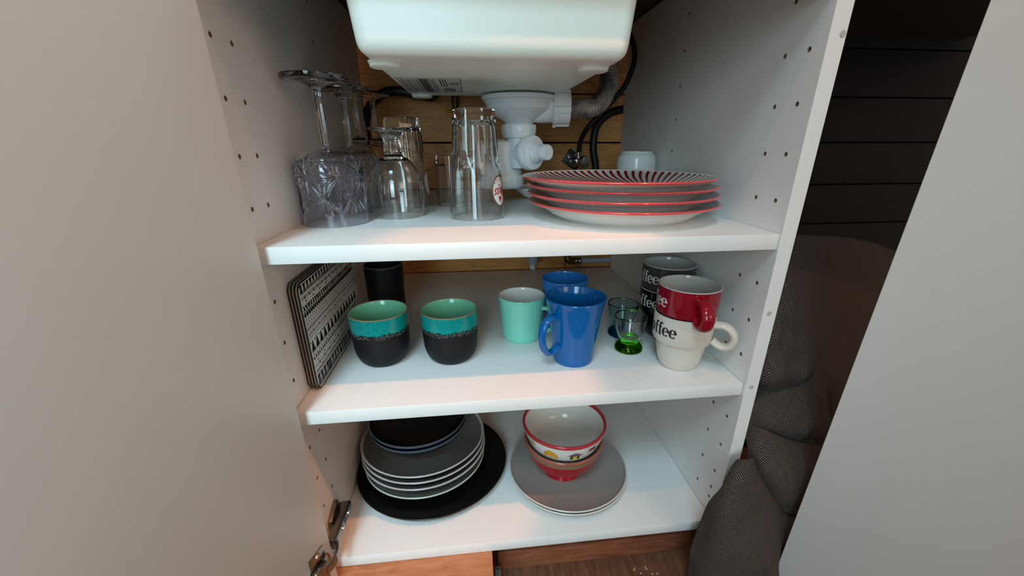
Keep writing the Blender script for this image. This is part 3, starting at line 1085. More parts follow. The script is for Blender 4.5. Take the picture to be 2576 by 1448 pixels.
ML, MH, MT = 0.215, 0.143, 0.0042
for i in range(3):
    lab = ['patterned black and white placemat leaning against the left panel', 'middle placemat of the three leaning at the left panel',
           'front placemat of the three, its black and white pattern in view'][i]
    pm = thing('placemat', lab, 'placemat', (0.0007 + i * 0.0046 + 0.0005, 0.052 - 0.002 * i, Z2 + 0.0002), 0.0, 'placemats leaning at the left panel')
    pm.rotation_euler = (0, 0, 0)

    def slab(name, x0, x1, ins, m, r=0.012):
        b = bmesh.new()
        pts = rrect(ins, ML - ins, ins, MH - ins, r)
        A = [b.verts.new((x0, y, z)) for y, z in pts]
        B = [b.verts.new((x1, y, z)) for y, z in pts]
        b.faces.new(A)
        b.faces.new(list(reversed(B)))
        for k in range(len(pts)):
            j = (k + 1) % len(pts)
            b.faces.new((A[k], B[k], B[j], A[j]))
        return from_bm(name, b, m, pm)

    slab('backing', 0.0, 0.0013, 0.0, M_mat_black)
    slab('core', 0.0013, 0.0027, 0.0004, M_mat_core)
    slab('face', 0.0027, MT - 0.0002, 0.0, M_mat_black)
    f = slab('printed_sheet', MT - 0.0002, MT, 0.0022, M_mat_face, 0.010)
    if i < 2:
        continue
    # tribal rows of the print, built as flat shapes on the sheet
    b = bmesh.new()
    X = MT + 0.00015
    mp = lambda y, z: (X, y, z * 0.143 / 0.158)
    y0, y1 = 0.004, ML - 0.004
    rr = random.Random(11)

    def zig(z, amp, step, w):
        pts = []
        y = y0
        k = 0
        while y < y1:
            pts.append((y, z + (amp if k % 2 else -amp)))
            y += step
            k += 1
        polystroke(b, pts, w, mp)

    def tris(z0, z1, step, flip=False):
        y = y0
        while y + step < y1:
            if flip:
                polyfan(b, [(y, z1), (y + step, z1), (y + step / 2, z0)], mp)
            else:
                polyfan(b, [(y, z0), (y + step, z0), (y + step / 2, z1)], mp)
            y += step * 1.22

    def bars(z0, z1, step, w, group=3):
        y = y0
        k = 0
        while y < y1:
            if k % (group + 2) < group:
                polystroke(b, [(y, z0), (y + 0.001, z1)], w, mp)
            elif k % (group + 2) == group:
                polyfan(b, [(y, z0), (y + step * 1.4, z0), (y + step * 0.9, z1), (y + step * 0.2, z1)], mp)
            y += step
            k += 1

    def dots(z, r, step):
        y = y0
        while y < y1:
            polyfan(b, ell(r, r, 6, y, z), mp)
            y += step

    def rule(z, w=0.0004):
        polystroke(b, [(y0, z), (y1, z)], w, mp)

    def arrows(z):
        y = y0
        while y < y1 - 0.012:
            dots_n = 4
            for q in range(dots_n):
                polyfan(b, ell(0.0005, 0.0005, 5, y + q * 0.0022, z), mp)
            polyfan(b, [(y + 0.010, z + 0.0026), (y + 0.0145, z), (y + 0.010, z - 0.0026), (y + 0.011, z)], mp)
            polystroke(b, [(y + 0.0145, z), (y + 0.021, z)], 0.0005, mp)
            y += 0.024

    tris(0.1425, 0.1545, 0.0085, True)
    tris(0.1425, 0.1500, 0.0040)
    rule(0.1415)
    bars(0.1335, 0.1390, 0.0030, 0.0012)
    arrows(0.1300)
    tris(0.1195, 0.1260, 0.0062)
    tris(0.1200, 0.1262, 0.0050, True)
    rule(0.1185)
    tris(0.1105, 0.1172, 0.0056)
    tris(0.1108, 0.1178, 0.0047, True)
    dots(0.1140, 0.0019, 0.0068)
    zig(0.1065, 0.0024, 0.0032, 0.0012)
    zig(0.1005, 0.0024, 0.0032, 0.0012)
    rule(0.0965)
    dots(0.0935, 0.0017, 0.0046)
    dots(0.0905, 0.0008, 0.0032)
    bars(0.0845, 0.0875, 0.0036, 0.0014, 4)
    rule(0.0825)
    dots(0.0798, 0.0010, 0.0050)
    tris(0.0590, 0.0770, 0.0120)
    dots(0.0735, 0.0016, 0.0146)
    zig(0.0660, 0.0080, 0.0073, 0.0006)
    rule(0.0572)
    zig(0.0520, 0.0032, 0.0046, 0.0014)
    tris(0.0475, 0.0520, 0.0052)
    rule(0.0462)
    arrows(0.0425)
    bars(0.0345, 0.0390, 0.0028, 0.0010, 5)
    rule(0.0320)
    bars(0.0265, 0.0305, 0.0020, 0.0011, 8)
    rule(0.0250)
    tris(0.0060, 0.0235, 0.0090, True)
    tris(0.0060, 0.0170, 0.0046)
    bars(0.0070, 0.0225, 0.0045, 0.0012, 9)
    rule(0.0048, 0.0006)
    pr = from_bm('printed_pattern', b, M_mat_ink, f, normals=False)

# ------------------------------------------------------------------ mugs and cups on the middle shelf


def wall_profile(out, wall, floor_z, foot=True):
    """closed cup outline from outer (r, z) points, bottom to rim"""
    o_ = [(p[0], p[1]) for p in smooth_pts([(a, b_, 0) for a, b_ in out], 5)]
    R, H = o_[-1]
    rim = [(R - wall * 0.12, H + wall * 0.32), (R - wall * 0.5, H + wall * 0.48), (R - wall * 0.88, H + wall * 0.32)]
    inn = [(r - wall, z) for r, z in o_ if z > floor_z + 0.004][::-1]
    base = inn[-1][0]
    inn += [(base - 0.0025, floor_z + 0.0012), (base - 0.006, floor_z), (0, floor_z)]
    r0 = o_[0][0]
    return [(0, 0.0014), (r0 - 0.005, 0.0014), (r0 - 0.0035, 0.0), (r0 - 0.0008, 0.0)] + o_ + rim + inn


M_tealcup = mat('teal_over_black_glaze', '111015', 0.5, spec=0.3)
t = NT(M_tealcup)
tc = t.new('ShaderNodeTexCoord')
sp = t.new('ShaderNodeSeparateXYZ')
t.link(tc.outputs['Object'], sp.inputs[0])
z = sp.outputs[2]
nn = t.noise(tc.outputs['Object'], 60, 3, 0.6)
nf = t.noise(tc.outputs['Object'], 620, 3, 0.7)
edge = t.math('ADD', t.math('ADD', z, t.math('MULTIPLY', t.math('SUBTRACT', nn, 0.5), 0.007)), t.math('MULTIPLY', t.math('SUBTRACT', nf, 0.5), 0.016))
isT = t.math('GREATER_THAN', edge, 0.0540)
near = t.math('MULTIPLY', t.math('GREATER_THAN', edge, 0.0496), t.math('GREATER_THAN', nf, 0.57))
speck = t.math('MULTIPLY', t.math('GREATER_THAN', t.noise(tc.outputs['Object'], 210, 4, 0.75), 0.60), 0.55)
teal = t.mix(speck, lin('0B8682'), lin('164A48'))
black = t.mix(near, lin('0C0A0E'), lin('8A8672'))
t.link(t.mix(isT, black, teal), t.b.inputs['Base Color'])
t.link(t.math('SUBTRACT', 0.52, t.math('MULTIPLY', isT, 0.40)), t.b.inputs['Roughness'])
M_mintin = make_ceramic('mint_interior_glaze', '6FB595', 0.12)
M_rimbrown = make_ceramic('brown_rim_glaze', '8B7A5E', 0.2)


def teal_cup(label, loc, rz):
    c = thing('handleless_cup', label, 'cup', loc, rz, 'teal and black handleless cups')
    out = [(0.0285, 0.0012), (0.0335, 0.0065), (0.0375, 0.0170), (0.0392, 0.0320), (0.0398, 0.0520), (0.0402, 0.0755)]
    o_ = [(p[0], p[1]) for p in smooth_pts([(a, b_, 0) for a, b_ in out], 6)]
    b = bmesh.new()
    add_lathe(b, [(0, 0.0016), (0.0255, 0.0016), (0.0268, 0.0), (0.0280, 0.0004)] + o_, 96)
    from_bm('body', b, M_tealcup, c)
    lathe('lining', [(0.0386, 0.0763), (0.0376, 0.0745), (0.0372, 0.052), (0.0365, 0.032), (0.0345, 0.017), (0.0290, 0.0075), (0.020, 0.0055), (0, 0.0055)], M_mintin, c, 96)
    lathe('rim', [(0.0402, 0.0753), (0.0402, 0.0764), (0.0396, 0.0771), (0.0390, 0.0770), (0.0384, 0.0758)], M_rimbrown, c, 96)
    return c


C1 = teal_cup('teal and black handleless cup nearest the patterned placemats', (0.0798, 0.1300, Z2), 0.0)
dup(C1, (0.1788, 0.1255, Z2), 2.1, 'teal and black handleless cup standing towards the mint mug', 'teal and black handleless cups')
bc = thing('tall_black_beaker', 'matte black beaker in the dark corner behind the placemats', 'beaker', (0.0545, 0.3050, Z2))
lathe('body', wall_profile([(0.029, 0.0012), (0.0312, 0.006), (0.0322, 0.03), (0.0330, 0.070), (0.0338, 0.0945)], 0.003, 0.006), mat('matte_black_glaze', '0A0A0B', 0.55, spec=0.25), bc, 72)
lathe('rim', [(0.0338, 0.0945), (0.0340, 0.0958), (0.0330, 0.0966), (0.0318, 0.0960), (0.0312, 0.0940)], mat('grey_rim_glaze', '4A4A48', 0.4), bc, 72)


def handle_pts(r0, z0, r1, z1, reach, k=8, top=0.0):
    """D shaped handle in the xz plane, from the wall at (r0, z0) round to (r1, z1)"""
    zc = (z0 + z1) / 2
    return smooth_pts([(r0, 0, z0), (r0 + reach * 0.55, 0, z0 + top), (r0 + reach * 0.92, 0, z0 - (z0 - z1) * 0.22), (r0 + reach * 0.98, 0, zc), (r0 + reach * 0.78, 0, z1 + (z0 - z1) * 0.16), (r1 + reach * 0.32, 0, z1 - 0.001), (r1, 0, z1)], k)


M_mint = make_ceramic('mint_glaze', '80D2BA', 0.12)
M_whitein = make_ceramic('white_interior_glaze', 'D8D6D2', 0.1)


def simple_mug(name, label, loc, rz, prof_out, m_out, m_in, hp, hr, hrb, wall=0.0032, group=None, cat='mug'):
    c = thing(name, label, cat, loc, rz, group)
    full = wall_profile(prof_out, wall, 0.006)
    H = prof_out[-1][1]
    ir = next(i for i, p in enumerate(full) if p[1] > H + wall * 0.4)
    lathe('body', full[:ir + 1], m_out, c, 80)
    li = lathe('lining', full[ir:], m_in, c, 80)
    tube('handle', hp, hr, m_out, c, 16, rb=hrb, up=Vector((0, 1, 0)))
    return c


simple_mug('mint_mug', 'small mint green mug with white inside beside the blue mugs', (0.2892, 0.1775, Z2), math.radians(-28),
           [(0.0275, 0.0008), (0.0300, 0.0050), (0.0318, 0.0150), (0.0342, 0.0420), (0.0368, 0.0725)], M_mint, M_whitein,
           handle_pts(0.0335, 0.0560, 0.0305, 0.0180, 0.022), 0.0050, 0.0032, 0.003)
M_blue = make_ceramic('blue_glaze', '055A9C', 0.1)
M_blue2 = make_ceramic('mid_blue_glaze', '2A78C4', 0.12)
blue_prof = [(0.0272, 0.0008), (0.0290, 0.0040), (0.0308, 0.0200), (0.0330, 0.0400), (0.0360, 0.0640), (0.0400, 0.0870), (0.0430, 0.0972)]
simple_mug('blue_mug', 'large flared blue mug at the front of the middle shelf', (0.3552, 0.0963, Z2), math.radians(213),
           blue_prof, M_blue, M_blue, smooth_pts([(0.0345, 0, 0.0735), (0.0400, 0, 0.0765), (0.0490, 0, 0.0775), (0.0580, 0, 0.0700), (0.0620, 0, 0.0560), (0.0600, 0, 0.0400), (0.0530, 0, 0.0285), (0.0440, 0, 0.0250), (0.0370, 0, 0.0285), (0.0318, 0, 0.0310)], 6), 0.0062, 0.0044, 0.0032)
simple_mug('blue_mug', 'lighter blue mug half hidden behind the large blue one', (0.3660, 0.2155, Z2), math.radians(40),
           [(0.0290, 0.0008), (0.0320, 0.0050), (0.0340, 0.0200), (0.0365, 0.0520), (0.0388, 0.0862)], M_blue2, M_blue2,
           handle_pts(0.0355, 0.0680, 0.0325, 0.0220, 0.024), 0.0055, 0.0036, 0.003)


def eggcup(label, loc, mb, mt):
    g = thing('glass_egg_cup', label, 'egg cup', loc, 0, 'small glass egg cups')
    lathe('foot', [(p[0], p[1]) for p in smooth_pts([(0.001, 0.0009, 0), (0.0165, 0.0006, 0), (0.0200, 0.0010, 0), (0.0211, 0.0040, 0), (0.0190, 0.0090, 0), (0.0150, 0.0125, 0), (0.0135, 0.0140, 0), (0.0138, 0.0165, 0), (0.0141, 0.0196, 0), (0.0136, 0.0230, 0), (0.0060, 0.0215, 0)], 4)] + [(0, 0.0215)], mb, g, 56, 60)
    oo = [(p[0], p[1]) for p in smooth_pts([(0.0162, 0.0202, 0), (0.0196, 0.0285, 0), (0.0222, 0.0380, 0), (0.0240, 0.0480, 0), (0.0247, 0.0550, 0)], 5)]
    ii = [(r - 0.0020, z_) for r, z_ in oo][::-1]
    lathe('cup', oo + [(0.0240, 0.0560), (0.0232, 0.0556)] + ii, mt, g, 56, 60, close=True)
    return g


eggcup('clear glass egg cup with a green foot', (0.4470, 0.1158, Z2), M_greenglass, M_glass)
eggcup('clear glass egg cup with a blue foot, behind the green-footed one', (0.4536, 0.1690, Z2), M_blueglass, M_teal_rim)

# lettering "coffee": serif letters made of flat shapes, wrapped on the mugs


def letter_shapes(ch):
    """each letter as ribbons [(points, width function)] in units of x-height = 1; returns shapes and advance"""
    con = lambda a: 0.07 + 0.16 * abs(math.cos(a))

    def arc(cx, cy, rx, ry, a0, a1, n=22, wide=0.29, thin=0.09):
        pts, ws = [], []
        for i in range(n + 1):
            a = math.radians(a0 + (a1 - a0) * i / n)
            pts.append((cx + rx * math.cos(a), cy + ry * math.sin(a)))
            ws.append(thin + (wide - thin) * abs(math.cos(a)) ** 1.3)
        return pts, ws
    L = []
    if ch == 'o':
        L.append(arc(0.40, 0.5, 0.31, 0.46, 0, 360, 36))
        return L, 0.86
    if ch == 'c':
        L.append(arc(0.40, 0.5, 0.30, 0.46, 48, 312, 28, 0.29))
        L.append((ell(0.09, 0.09, 12, 0.58, 0.80), None))
        return L, 0.76
    if ch == 'e':
        L.append(arc(0.40, 0.5, 0.30, 0.46, 0, 318, 30, 0.29))
        L.append(([(0.16, 0.52), (0.73, 0.52)], [0.10, 0.10]))
        return L, 0.80
    if ch == 'f':
        L.append(([(0.26, 0.02), (0.26, 1.05), (0.30, 1.30), (0.42, 1.44), (0.55, 1.44)], [0.25, 0.25, 0.22, 0.16, 0.11]))
        L.append((ell(0.09, 0.09, 12, 0.57, 1.36), None))
        L.append(([(0.04, 0.93), (0.52, 0.93)], [0.11, 0.11]))
        L.append(([(0.06, 0.03), (0.50, 0.03)], [0.10, 0.10]))
        return L, 0.56
    return L, 0.5


def wrap_word(parent, word, R, zc, a_end, xh, m):
    """word ends (right side) at angle a_end; reads left to right seen from outside"""
    b = bmesh.new()
    adv = []
    tot = 0
    for ch in word:
        L, w = letter_shapes(ch)
        adv.append((L, tot))
        tot += w + 0.04
    for L, x0 in adv:
        for pts, ws in L:
            mp = lambda x, y: (R(zc + y * xh) * math.cos(a_end + (x + x0 - tot) * xh / R(zc)), R(zc + y * xh) * math.sin(a_end + (x + x0 - tot) * xh / R(zc)), zc + y * xh)
            if ws is None:
                polyfan(b, pts, mp)
            else:
                # subdivide straight strokes so they follow the curve
                P, Wd = [], []
                for i in range(len(pts) - 1):
                    for s in range(3):
                        f_ = s / 3
                        P.append((pts[i][0] * (1 - f_) + pts[i + 1][0] * f_, pts[i][1] * (1 - f_) + pts[i + 1][1] * f_))
                        Wd.append(ws[i] * (1 - f_) + ws[i + 1] * f_)
                P.append(pts[-1])
                Wd.append(ws[-1])
                it = iter(Wd)
                polystroke(b, P, lambda s, Wd=Wd: Wd[min(len(Wd) - 1, int(round(s * (len(Wd) - 1))))], mp)
    return from_bm('lettering', b, m, parent, normals=False)


BH, LH = 0.0387, 0.0415      # band height, lower body height


def coffee_mug(name, label, loc, rz, m_out, m_text, text_end, handle_a, group):
    c = thing(name, label, 'mug', loc, rz, group)
    out = [(0.0232, 0.0006), (0.0262, 0.0030), (0.0296, 0.0140), (0.0325, 0.0290), (0.0343, 0.0405), (0.0352, 0.0424), (0.0386, 0.0432), (0.0394, 0.0450), (0.0398, 0.0600), (0.0403, 0.0800)]
    body = [(0, 0.0014), (0.0205, 0.0014), (0.0214, 0.0), (0.0228, 0.0)] + out
    lathe('body', body, m_out, c, 96, 40)
    lathe('lining', [(0.0403, 0.0798), (0.0402, 0.0807), (0.0394, 0.0812), (0.0384, 0.0807), (0.0376, 0.0780), (0.0370, 0.0600), (0.0366, 0.0440), (0.0325, 0.0400), (0.0300, 0.0260), (0.0245, 0.0075), (0.018, 0.005), (0, 0.005)], M_mugin, c, 96, 40)
    hp = [Vector(p) for p in smooth_pts([(0.0385, 0, 0.0690), (0.0480, 0, 0.0705), (0.0565, 0, 0.0680), (0.0635, 0, 0.0605), (0.0648, 0, 0.0515), (0.0605, 0, 0.0430), (0.0530, 0, 0.0405), (0.0450, 0, 0.0430), (0.0385, 0, 0.0470)], 6)]
    Rm = Matrix.Rotation(handle_a, 4, 'Z')
    tube('handle', [Rm @ p for p in hp], 0.0085, m_out, c, 18, rb=0.0050, up=Rm @ Vector((0, 1, 0)))
    wrap_word(c, 'coffee', lambda z: 0.0394 + (z - 0.045) * 0.026 + 0.0004, 0.0540, text_end, 0.0124, m_text)
    return c


M_mugin = make_ceramic('grey_white_lining', 'B9B6B2', 0.12)
M_cream = make_ceramic('cream_glaze', 'D6CCBF', 0.14)
M_red = make_ceramic('deep_red_glaze', '8C0A1C', 0.1)
M_blk = make_ceramic('black_glaze', '08080A', 0.14)
M_gry = make_ceramic('dark_grey_glaze', '3E3A39', 0.16)
M_t_dark = mat('dark_brown_print', '2A1A16', 0.4)
M_t_light = mat('cream_print', 'CFC8C0', 0.4)
vx, vy = 0.5016, 0.0660
grp = 'stacked coffee mugs by the right panel'
coffee_mug('coffee_mug', 'cream coffee mug at the bottom of the front stack', (vx, vy, Z2), 0, M_cream, M_t_dark, math.radians(-128), math.radians(-38), grp)
coffee_mug('coffee_mug', 'red coffee mug stacked on the cream one', (vx + 0.0006, vy, Z2 + BH + 0.0006), 0, M_red, M_t_light, math.radians(-156), math.radians(-96), grp)
coffee_mug('coffee_mug', 'black coffee mug at the bottom of the rear stack', (0.5225, 0.1690, Z2), 0, M_blk, M_t_light, math.radians(-128), math.radians(60), grp)
coffee_mug('coffee_mug', 'grey coffee mug stacked on the black one', (0.5228, 0.1690, Z2 + BH + 0.0006), 0, M_gry, M_t_light, math.radians(-134), math.radians(75), grp)

# ------------------------------------------------------------------ plates and bowls on the bottom panel
M_blackplate = mat('satin_black_glaze', '0A0A0C', 0.32, spec=0.4)
M_greyplate = mat('satin_grey_glaze', '98918B', 0.28, coat=0.15)
M_greyrim = mat('pale_rim_glaze', 'C4C2B8', 0.2)
M_navy = mat('satin_navy_glaze', '141A24', 0.3, coat=0.15)


def dish(name, prof, m, loc, label, group, rim=None, m_rim=None, n=112):
    p = lathe(name, prof, m, None, n, 40, loc=loc)
    tag(p, label, 'plate' if 'bowl' not in name else 'bowl', group)
    return p


def two_tone(name, base, rimc, R, rough=0.28):
    m = mat(name, base, rough, coat=0.15)
    t = NT(m)
    tc = t.new('ShaderNodeTexCoord')
    sp = t.new('ShaderNodeSeparateXYZ')
    t.link(tc.outputs['Object'], sp.inputs[0])
    r2 = t.math('SQRT', t.math('ADD', t.math('MULTIPLY', sp.outputs[0], sp.outputs[0]), t.math('MULTIPLY', sp.outputs[1], sp.outputs[1])))
    t.link(t.mix(t.math('GREATER_THAN', r2, R), lin(base), lin(rimc)), t.b.inputs['Base Color'])
    return m


dish('dinner_plate', plate_profile(0.1294, 0.0165, 0.085, 0.0035), M_blackplate, (0.1296, 0.1700, Z3), 'large black dinner plate under the left stack', None)
sp_ = plate_profile(0.104, 0.0170, 0.062, 0.0035)
dish('side_plate', sp_, two_tone('grey_glaze_pale_rim', '6F6E66', 'BFC2AE', 0.1022), (0.1160, 0.1790, Z3 + 0.0068), 'dull grey plate with a pale rim, on the black plate', 'plates of the left stack')
deep = [(p[0], p[1]) for p in plate_profile(0.1064, 0.0270, 0.058, 0.004, well=0.60)]
M_dg = two_tone('grey_glaze_light_rim', '6A6461', 'B9B1AC', 0.1018)
for k, (x, y, h, lab) in enumerate(((0.1160, 0.1790, 0.0165, 'lowest of the three deep grey plates in the left stack'), (0.1154, 0.1830, 0.0255, 'middle of the three deep grey plates in the left stack'), (0.1145, 0.1865, 0.0345, 'topmost of the three deep grey plates, below the navy bowls'))):
    dish('deep_plate', deep, M_dg, (x, y, Z3 + h), lab, 'plates of the left stack')
navy = [(0, 0.0022), (0.032, 0.0022), (0.034, 0.0), (0.0365, 0.001)] + [(p[0], p[1]) for p in smooth_pts([(0.0365, 0.001, 0), (0.050, 0.0075, 0), (0.066, 0.0180, 0), (0.0790, 0.0330, 0), (0.0838, 0.0415, 0), (0.0832, 0.0428, 0), (0.0815, 0.0420, 0), (0.075, 0.0330, 0), (0.063, 0.0215, 0), (0.045, 0.0110, 0), (0.02, 0.0070, 0)], 4)][1:] + [(0, 0.0066)]
M_nv = two_tone('navy_glaze_rim', '0D1016', '55606E', 0.0822)
dish('navy_bowl', navy, M_nv, (0.1073, 0.1950, Z3 + 0.0412), 'lower of the two navy bowls on the left stack', 'navy bowls on the left stack')
dish('navy_bowl', navy, M_nv, (0.1072, 0.1948, Z3 + 0.0507), 'upper of the two navy bowls on the left stack', 'navy bowls on the left stack')

M_g2 = two_tone('taupe_glaze_pale_rim', '958E89', 'CFCAC0', 0.0985)
gp = plate_profile(0.1000, 0.0175, 0.060, 0.0035)
dish('side_plate', gp, M_g2, (0.3630, 0.1215, Z3), 'lower grey plate under the cereal bowls', 'grey plates under the bowls')
dish('side_plate', gp, M_g2, (0.3622, 0.1210, Z3 + 0.0066), 'upper grey plate carrying the cereal bowls', 'grey plates under the bowls')


def bowl(label, loc, R, H, rf, hf, m_out, m_in, m_rim):
    c = thing('cereal_bowl', label, 'bowl', loc, 0, 'footed cereal bowls')
    out = [(p[0], p[1]) for p in smooth_pts([(rf + 0.0015, 0.0, 0), (rf, 0.0060, 0), (rf - 0.0012, hf, 0), (rf + 0.008, hf + 0.006, 0), (R * 0.80, H * 0.42, 0), (R * 0.93, H * 0.70, 0), (R, H - 0.003, 0)], 6)]
    lathe('body', [(0, 0.004), (rf - 0.006, 0.004), (rf - 0.003, 0.0)] + out, m_out, c, 96, 40)
    i_ = [(r_ - 0.0042, z_) for r_, z_ in out if z_ > hf + 0.008][::-1]
    lathe('lining', i_ + [(0.018, hf + 0.0062), (0, hf + 0.0055)], m_in, c, 96, 40)
    lathe('rim', [(R - 0.0004, H - 0.005), (R + 0.0004, H - 0.002), (R - 0.0002, H), (R - 0.002, H + 0.0008), (R - 0.0040, H - 0.0005), (R - 0.0046, H - 0.0050)], m_rim, c, 96, 60)
    return c, out


M_redout = make_ceramic('crimson_glaze', 'A90E20', 0.14)
t = NT(M_redout)
tc = t.new('ShaderNodeTexCoord')
sp = t.new('ShaderNodeSeparateXYZ')
t.link(tc.outputs['Object'], sp.inputs[0])
t.link(t.mix(t.math('GREATER_THAN', sp.outputs[2], 0.0525), lin('A90E20'), lin('8A6A50')), t.b.inputs['Base Color'])
M_redrim = make_ceramic('red_rim_glaze', 'B03238', 0.14)
M_bowlw = make_ceramic('porcelain_white', 'DAD8D2', 0.12)
BX, BY = 0.3545, 0.1270
bowl('crimson footed bowl holding the decorated white bowl', (BX, BY, Z3 + 0.0124), 0.0660, 0.0665, 0.0318, 0.0140, M_redout, M_bowlw, make_ceramic('tan_rim_glaze', '9A5A48', 0.15))
cb, cout = bowl('white bowl with a red rim and painted houses, in the crimson one', (BX, BY, Z3 + 0.0124 + 0.0352), 0.0690, 0.0650, 0.0290, 0.0110, M_bowlw, M_bowlw, M_redrim)


def on_bowl(a0, off=0.0004):
    def f(x, y):
        zz = y - 0.0035
        rr = cout[-1][0]
        for (r0, z0), (r1, z1) in zip(cout, cout[1:]):
            if z0 <= zz <= z1 and z1 > z0:
                rr = r0 + (r1 - r0) * (zz - z0) / (z1 - z0)
        rr += off
        th = a0 + x * 1.15 / 0.064
        return (rr * math.cos(th), rr * math.sin(th), zz)
    return f


def decal(name, polys, a0, m, off=0.0004):
    b = bmesh.new()
    for p in polys:
        polyfan(b, p, on_bowl(a0, off))
    return from_bm(name, b, m, cb, normals=False)


M_or = mat('orange_paint', 'E08A1E', 0.2)
M_ye = mat('yellow_paint', 'EAC23C', 0.2)
M_gn = mat('green_paint', '1E5A34', 0.2)
M_vi = mat('violet_paint', '5A5A90', 0.2)
M_br = mat('brick_paint', 'B2442E', 0.2)
M_dk = mat('plum_paint', '5A2430', 0.2)
a_s, a_d, a_h, a_r = [math.radians(d) for d in (-150, -121, -86, -60)]
decal('sun_motif', [ell(0.0036, 0.0036, 18, 0, 0.0540)], a_s, M_ye, 0.0004)
b = bmesh.new()
for i in range(9):
    t_ = 2 * PI * i / 9
    polyfan(b, [(0.0052 * math.cos(t_ - 0.18), 0.054 + 0.0052 * math.sin(t_ - 0.18)), (0.0052 * math.cos(t_ + 0.18), 0.054 + 0.0052 * math.sin(t_ + 0.18)), (0.0030 * math.cos(t_ + 0.18), 0.054 + 0.0030 * math.sin(t_ + 0.18)), (0.0030 * math.cos(t_ - 0.18), 0.054 + 0.0030 * math.sin(t_ - 0.18))], on_bowl(a_s, 0.0005))
polyfan(b, ell(0.0017, 0.0022, 12, 0, 0.054), on_bowl(a_s, 0.0007))
from_bm('sun_rays', b, M_or, cb, normals=False)
dome = [(-0.0105, 0.039)] + [(0.0105 * math.cos(math.radians(180 - 12 * i)), 0.0435 + 0.0135 * math.sin(math.radians(12 * i)) ** 1.3) for i in range(16)] + [(0.0105, 0.039)]
decal('haystack_motif', [dome], a_d, M_ye)
b = bmesh.new()
for i in range(6):
    x = -0.0090 + i * 0.0036
    top = 0.0435 + 0.0135 * max(0.0, 1 - (x / 0.0105) ** 2) ** 0.65
    polystroke(b, [(x, 0.039), (x, 0.039 + (top - 0.039) * 0.5), (x * 0.92, top - 0.0006)], 0.0019, on_bowl(a_d, 0.0007))
from_bm('haystack_stripes', b, M_or, cb, normals=False)
decal('house_wall', [[(-0.0068, 0.039), (0.0068, 0.039), (0.0068, 0.049), (-0.0068, 0.049)]], a_h, M_gn)
decal('house_window', [[(-0.0028, 0.039), (0.0028, 0.039), (0.0028, 0.0475), (-0.0028, 0.0475)]], a_h, M_ye, 0.0007)
decal('house_gable', [[(-0.0085, 0.049), (0.0085, 0.049), (0.0, 0.0550)]], a_h, M_vi, 0.0006)
b = bmesh.new()
polystroke(b, [(-0.0105, 0.0482), (0, 0.0568), (0.0105, 0.0482)], 0.0009, on_bowl(a_h, 0.0008))
polystroke(b, [(-0.0080, 0.0488), (0.0080, 0.0488)], 0.0007, on_bowl(a_h, 0.0008))
from_bm('house_roof', b, M_br, cb, normals=False)
decal('fence_motif', [[(-0.0060, 0.0490), (0.0060, 0.0490), (0.0060, 0.0570), (-0.0060, 0.0570)]], a_r, M_dk)
b = bmesh.new()
for i in range(4):
    polystroke(b, [(-0.0045 + i * 0.003, 0.0505), (-0.0045 + i * 0.003, 0.0555)], 0.0011, on_bowl(a_r, 0.0008))
from_bm('fence_gaps', b, M_or, cb, normals=False)

# ------------------------------------------------------------------ below the cabinet
b = bmesh.new()
add_box(b, (-0.235, -0.055, -0.0275), (0.1225, 0.045, 0.0275), 0.0015, 2)
o = from_bm('support_board', b, M_board, None, loc=(0.103, -0.010, 0.0093))
o.scale = (1, 1, 1)
tag(o, 'light brown board the cabinet front stands on', 'board')
b = bmesh.new()
add_box(b, (-0.160, -0.03, -0.02), (0.170, 0.03, 0.02), 0.0015, 2)
tag(from_bm('batten', b, M_batten, None, loc=(0.395, 0.0755, -0.0418)), 'reddish brown batten lying under the cabinet bottom', 'batten')
b = bmesh.new()
add_box(b, (0, 0, FLOOR), (W - 0.01, 0.04, 0.037), 0.001, 1)
tag(from_bm('rear_plinth', b, M_batten, None, loc=(0.005, 0.42, 0)), 'dark rear plinth board under the cabinet', 'board')
# tuft of grey lint in the gap
b = bmesh.new()
rr = random.Random(5)
for i in range(26):
    p = [Vector((rr.uniform(-0.004, 0.005), rr.uniform(-0.006, 0.006), rr.uniform(-0.012, 0.010))) for _ in range(4)]
    add_tube(b, smooth_pts(p, 5), 0.0007, 5)
tag(from_bm('lint', b, mat('grey_lint', '8A8884', 0.95), None, 179, loc=(0.2335, 0.0330, -0.048)), 'tuft of grey lint at the end of the light board', 'lint', kind='stuff')
b = bmesh.new()
for i in range(46):
    if i < 30:
        x, y = 0.262 + rr.gauss(0, 0.016), 0.010 + rr.gauss(0, 0.012)
    elif i < 36:
        x, y = rr.uniform(0.26, 0.50), rr.uniform(-0.03, 0.03)
    else:
        x, y = 0.478 + rr.gauss(0, 0.010), 0.018 + rr.gauss(0, 0.006)
    s = rr.uniform(0.0005, 0.0014)
    add_box(b, (x - s, y - s, FLOOR), (x + s, y + s * 0.6, FLOOR + s * 0.8), 0, 1, None)
tag(from_bm('crumbs', b, mat('pale_crumbs', 'C9BEAE', 0.9)), 'pale crumbs scattered on the plywood floor below', 'crumbs', kind='stuff')

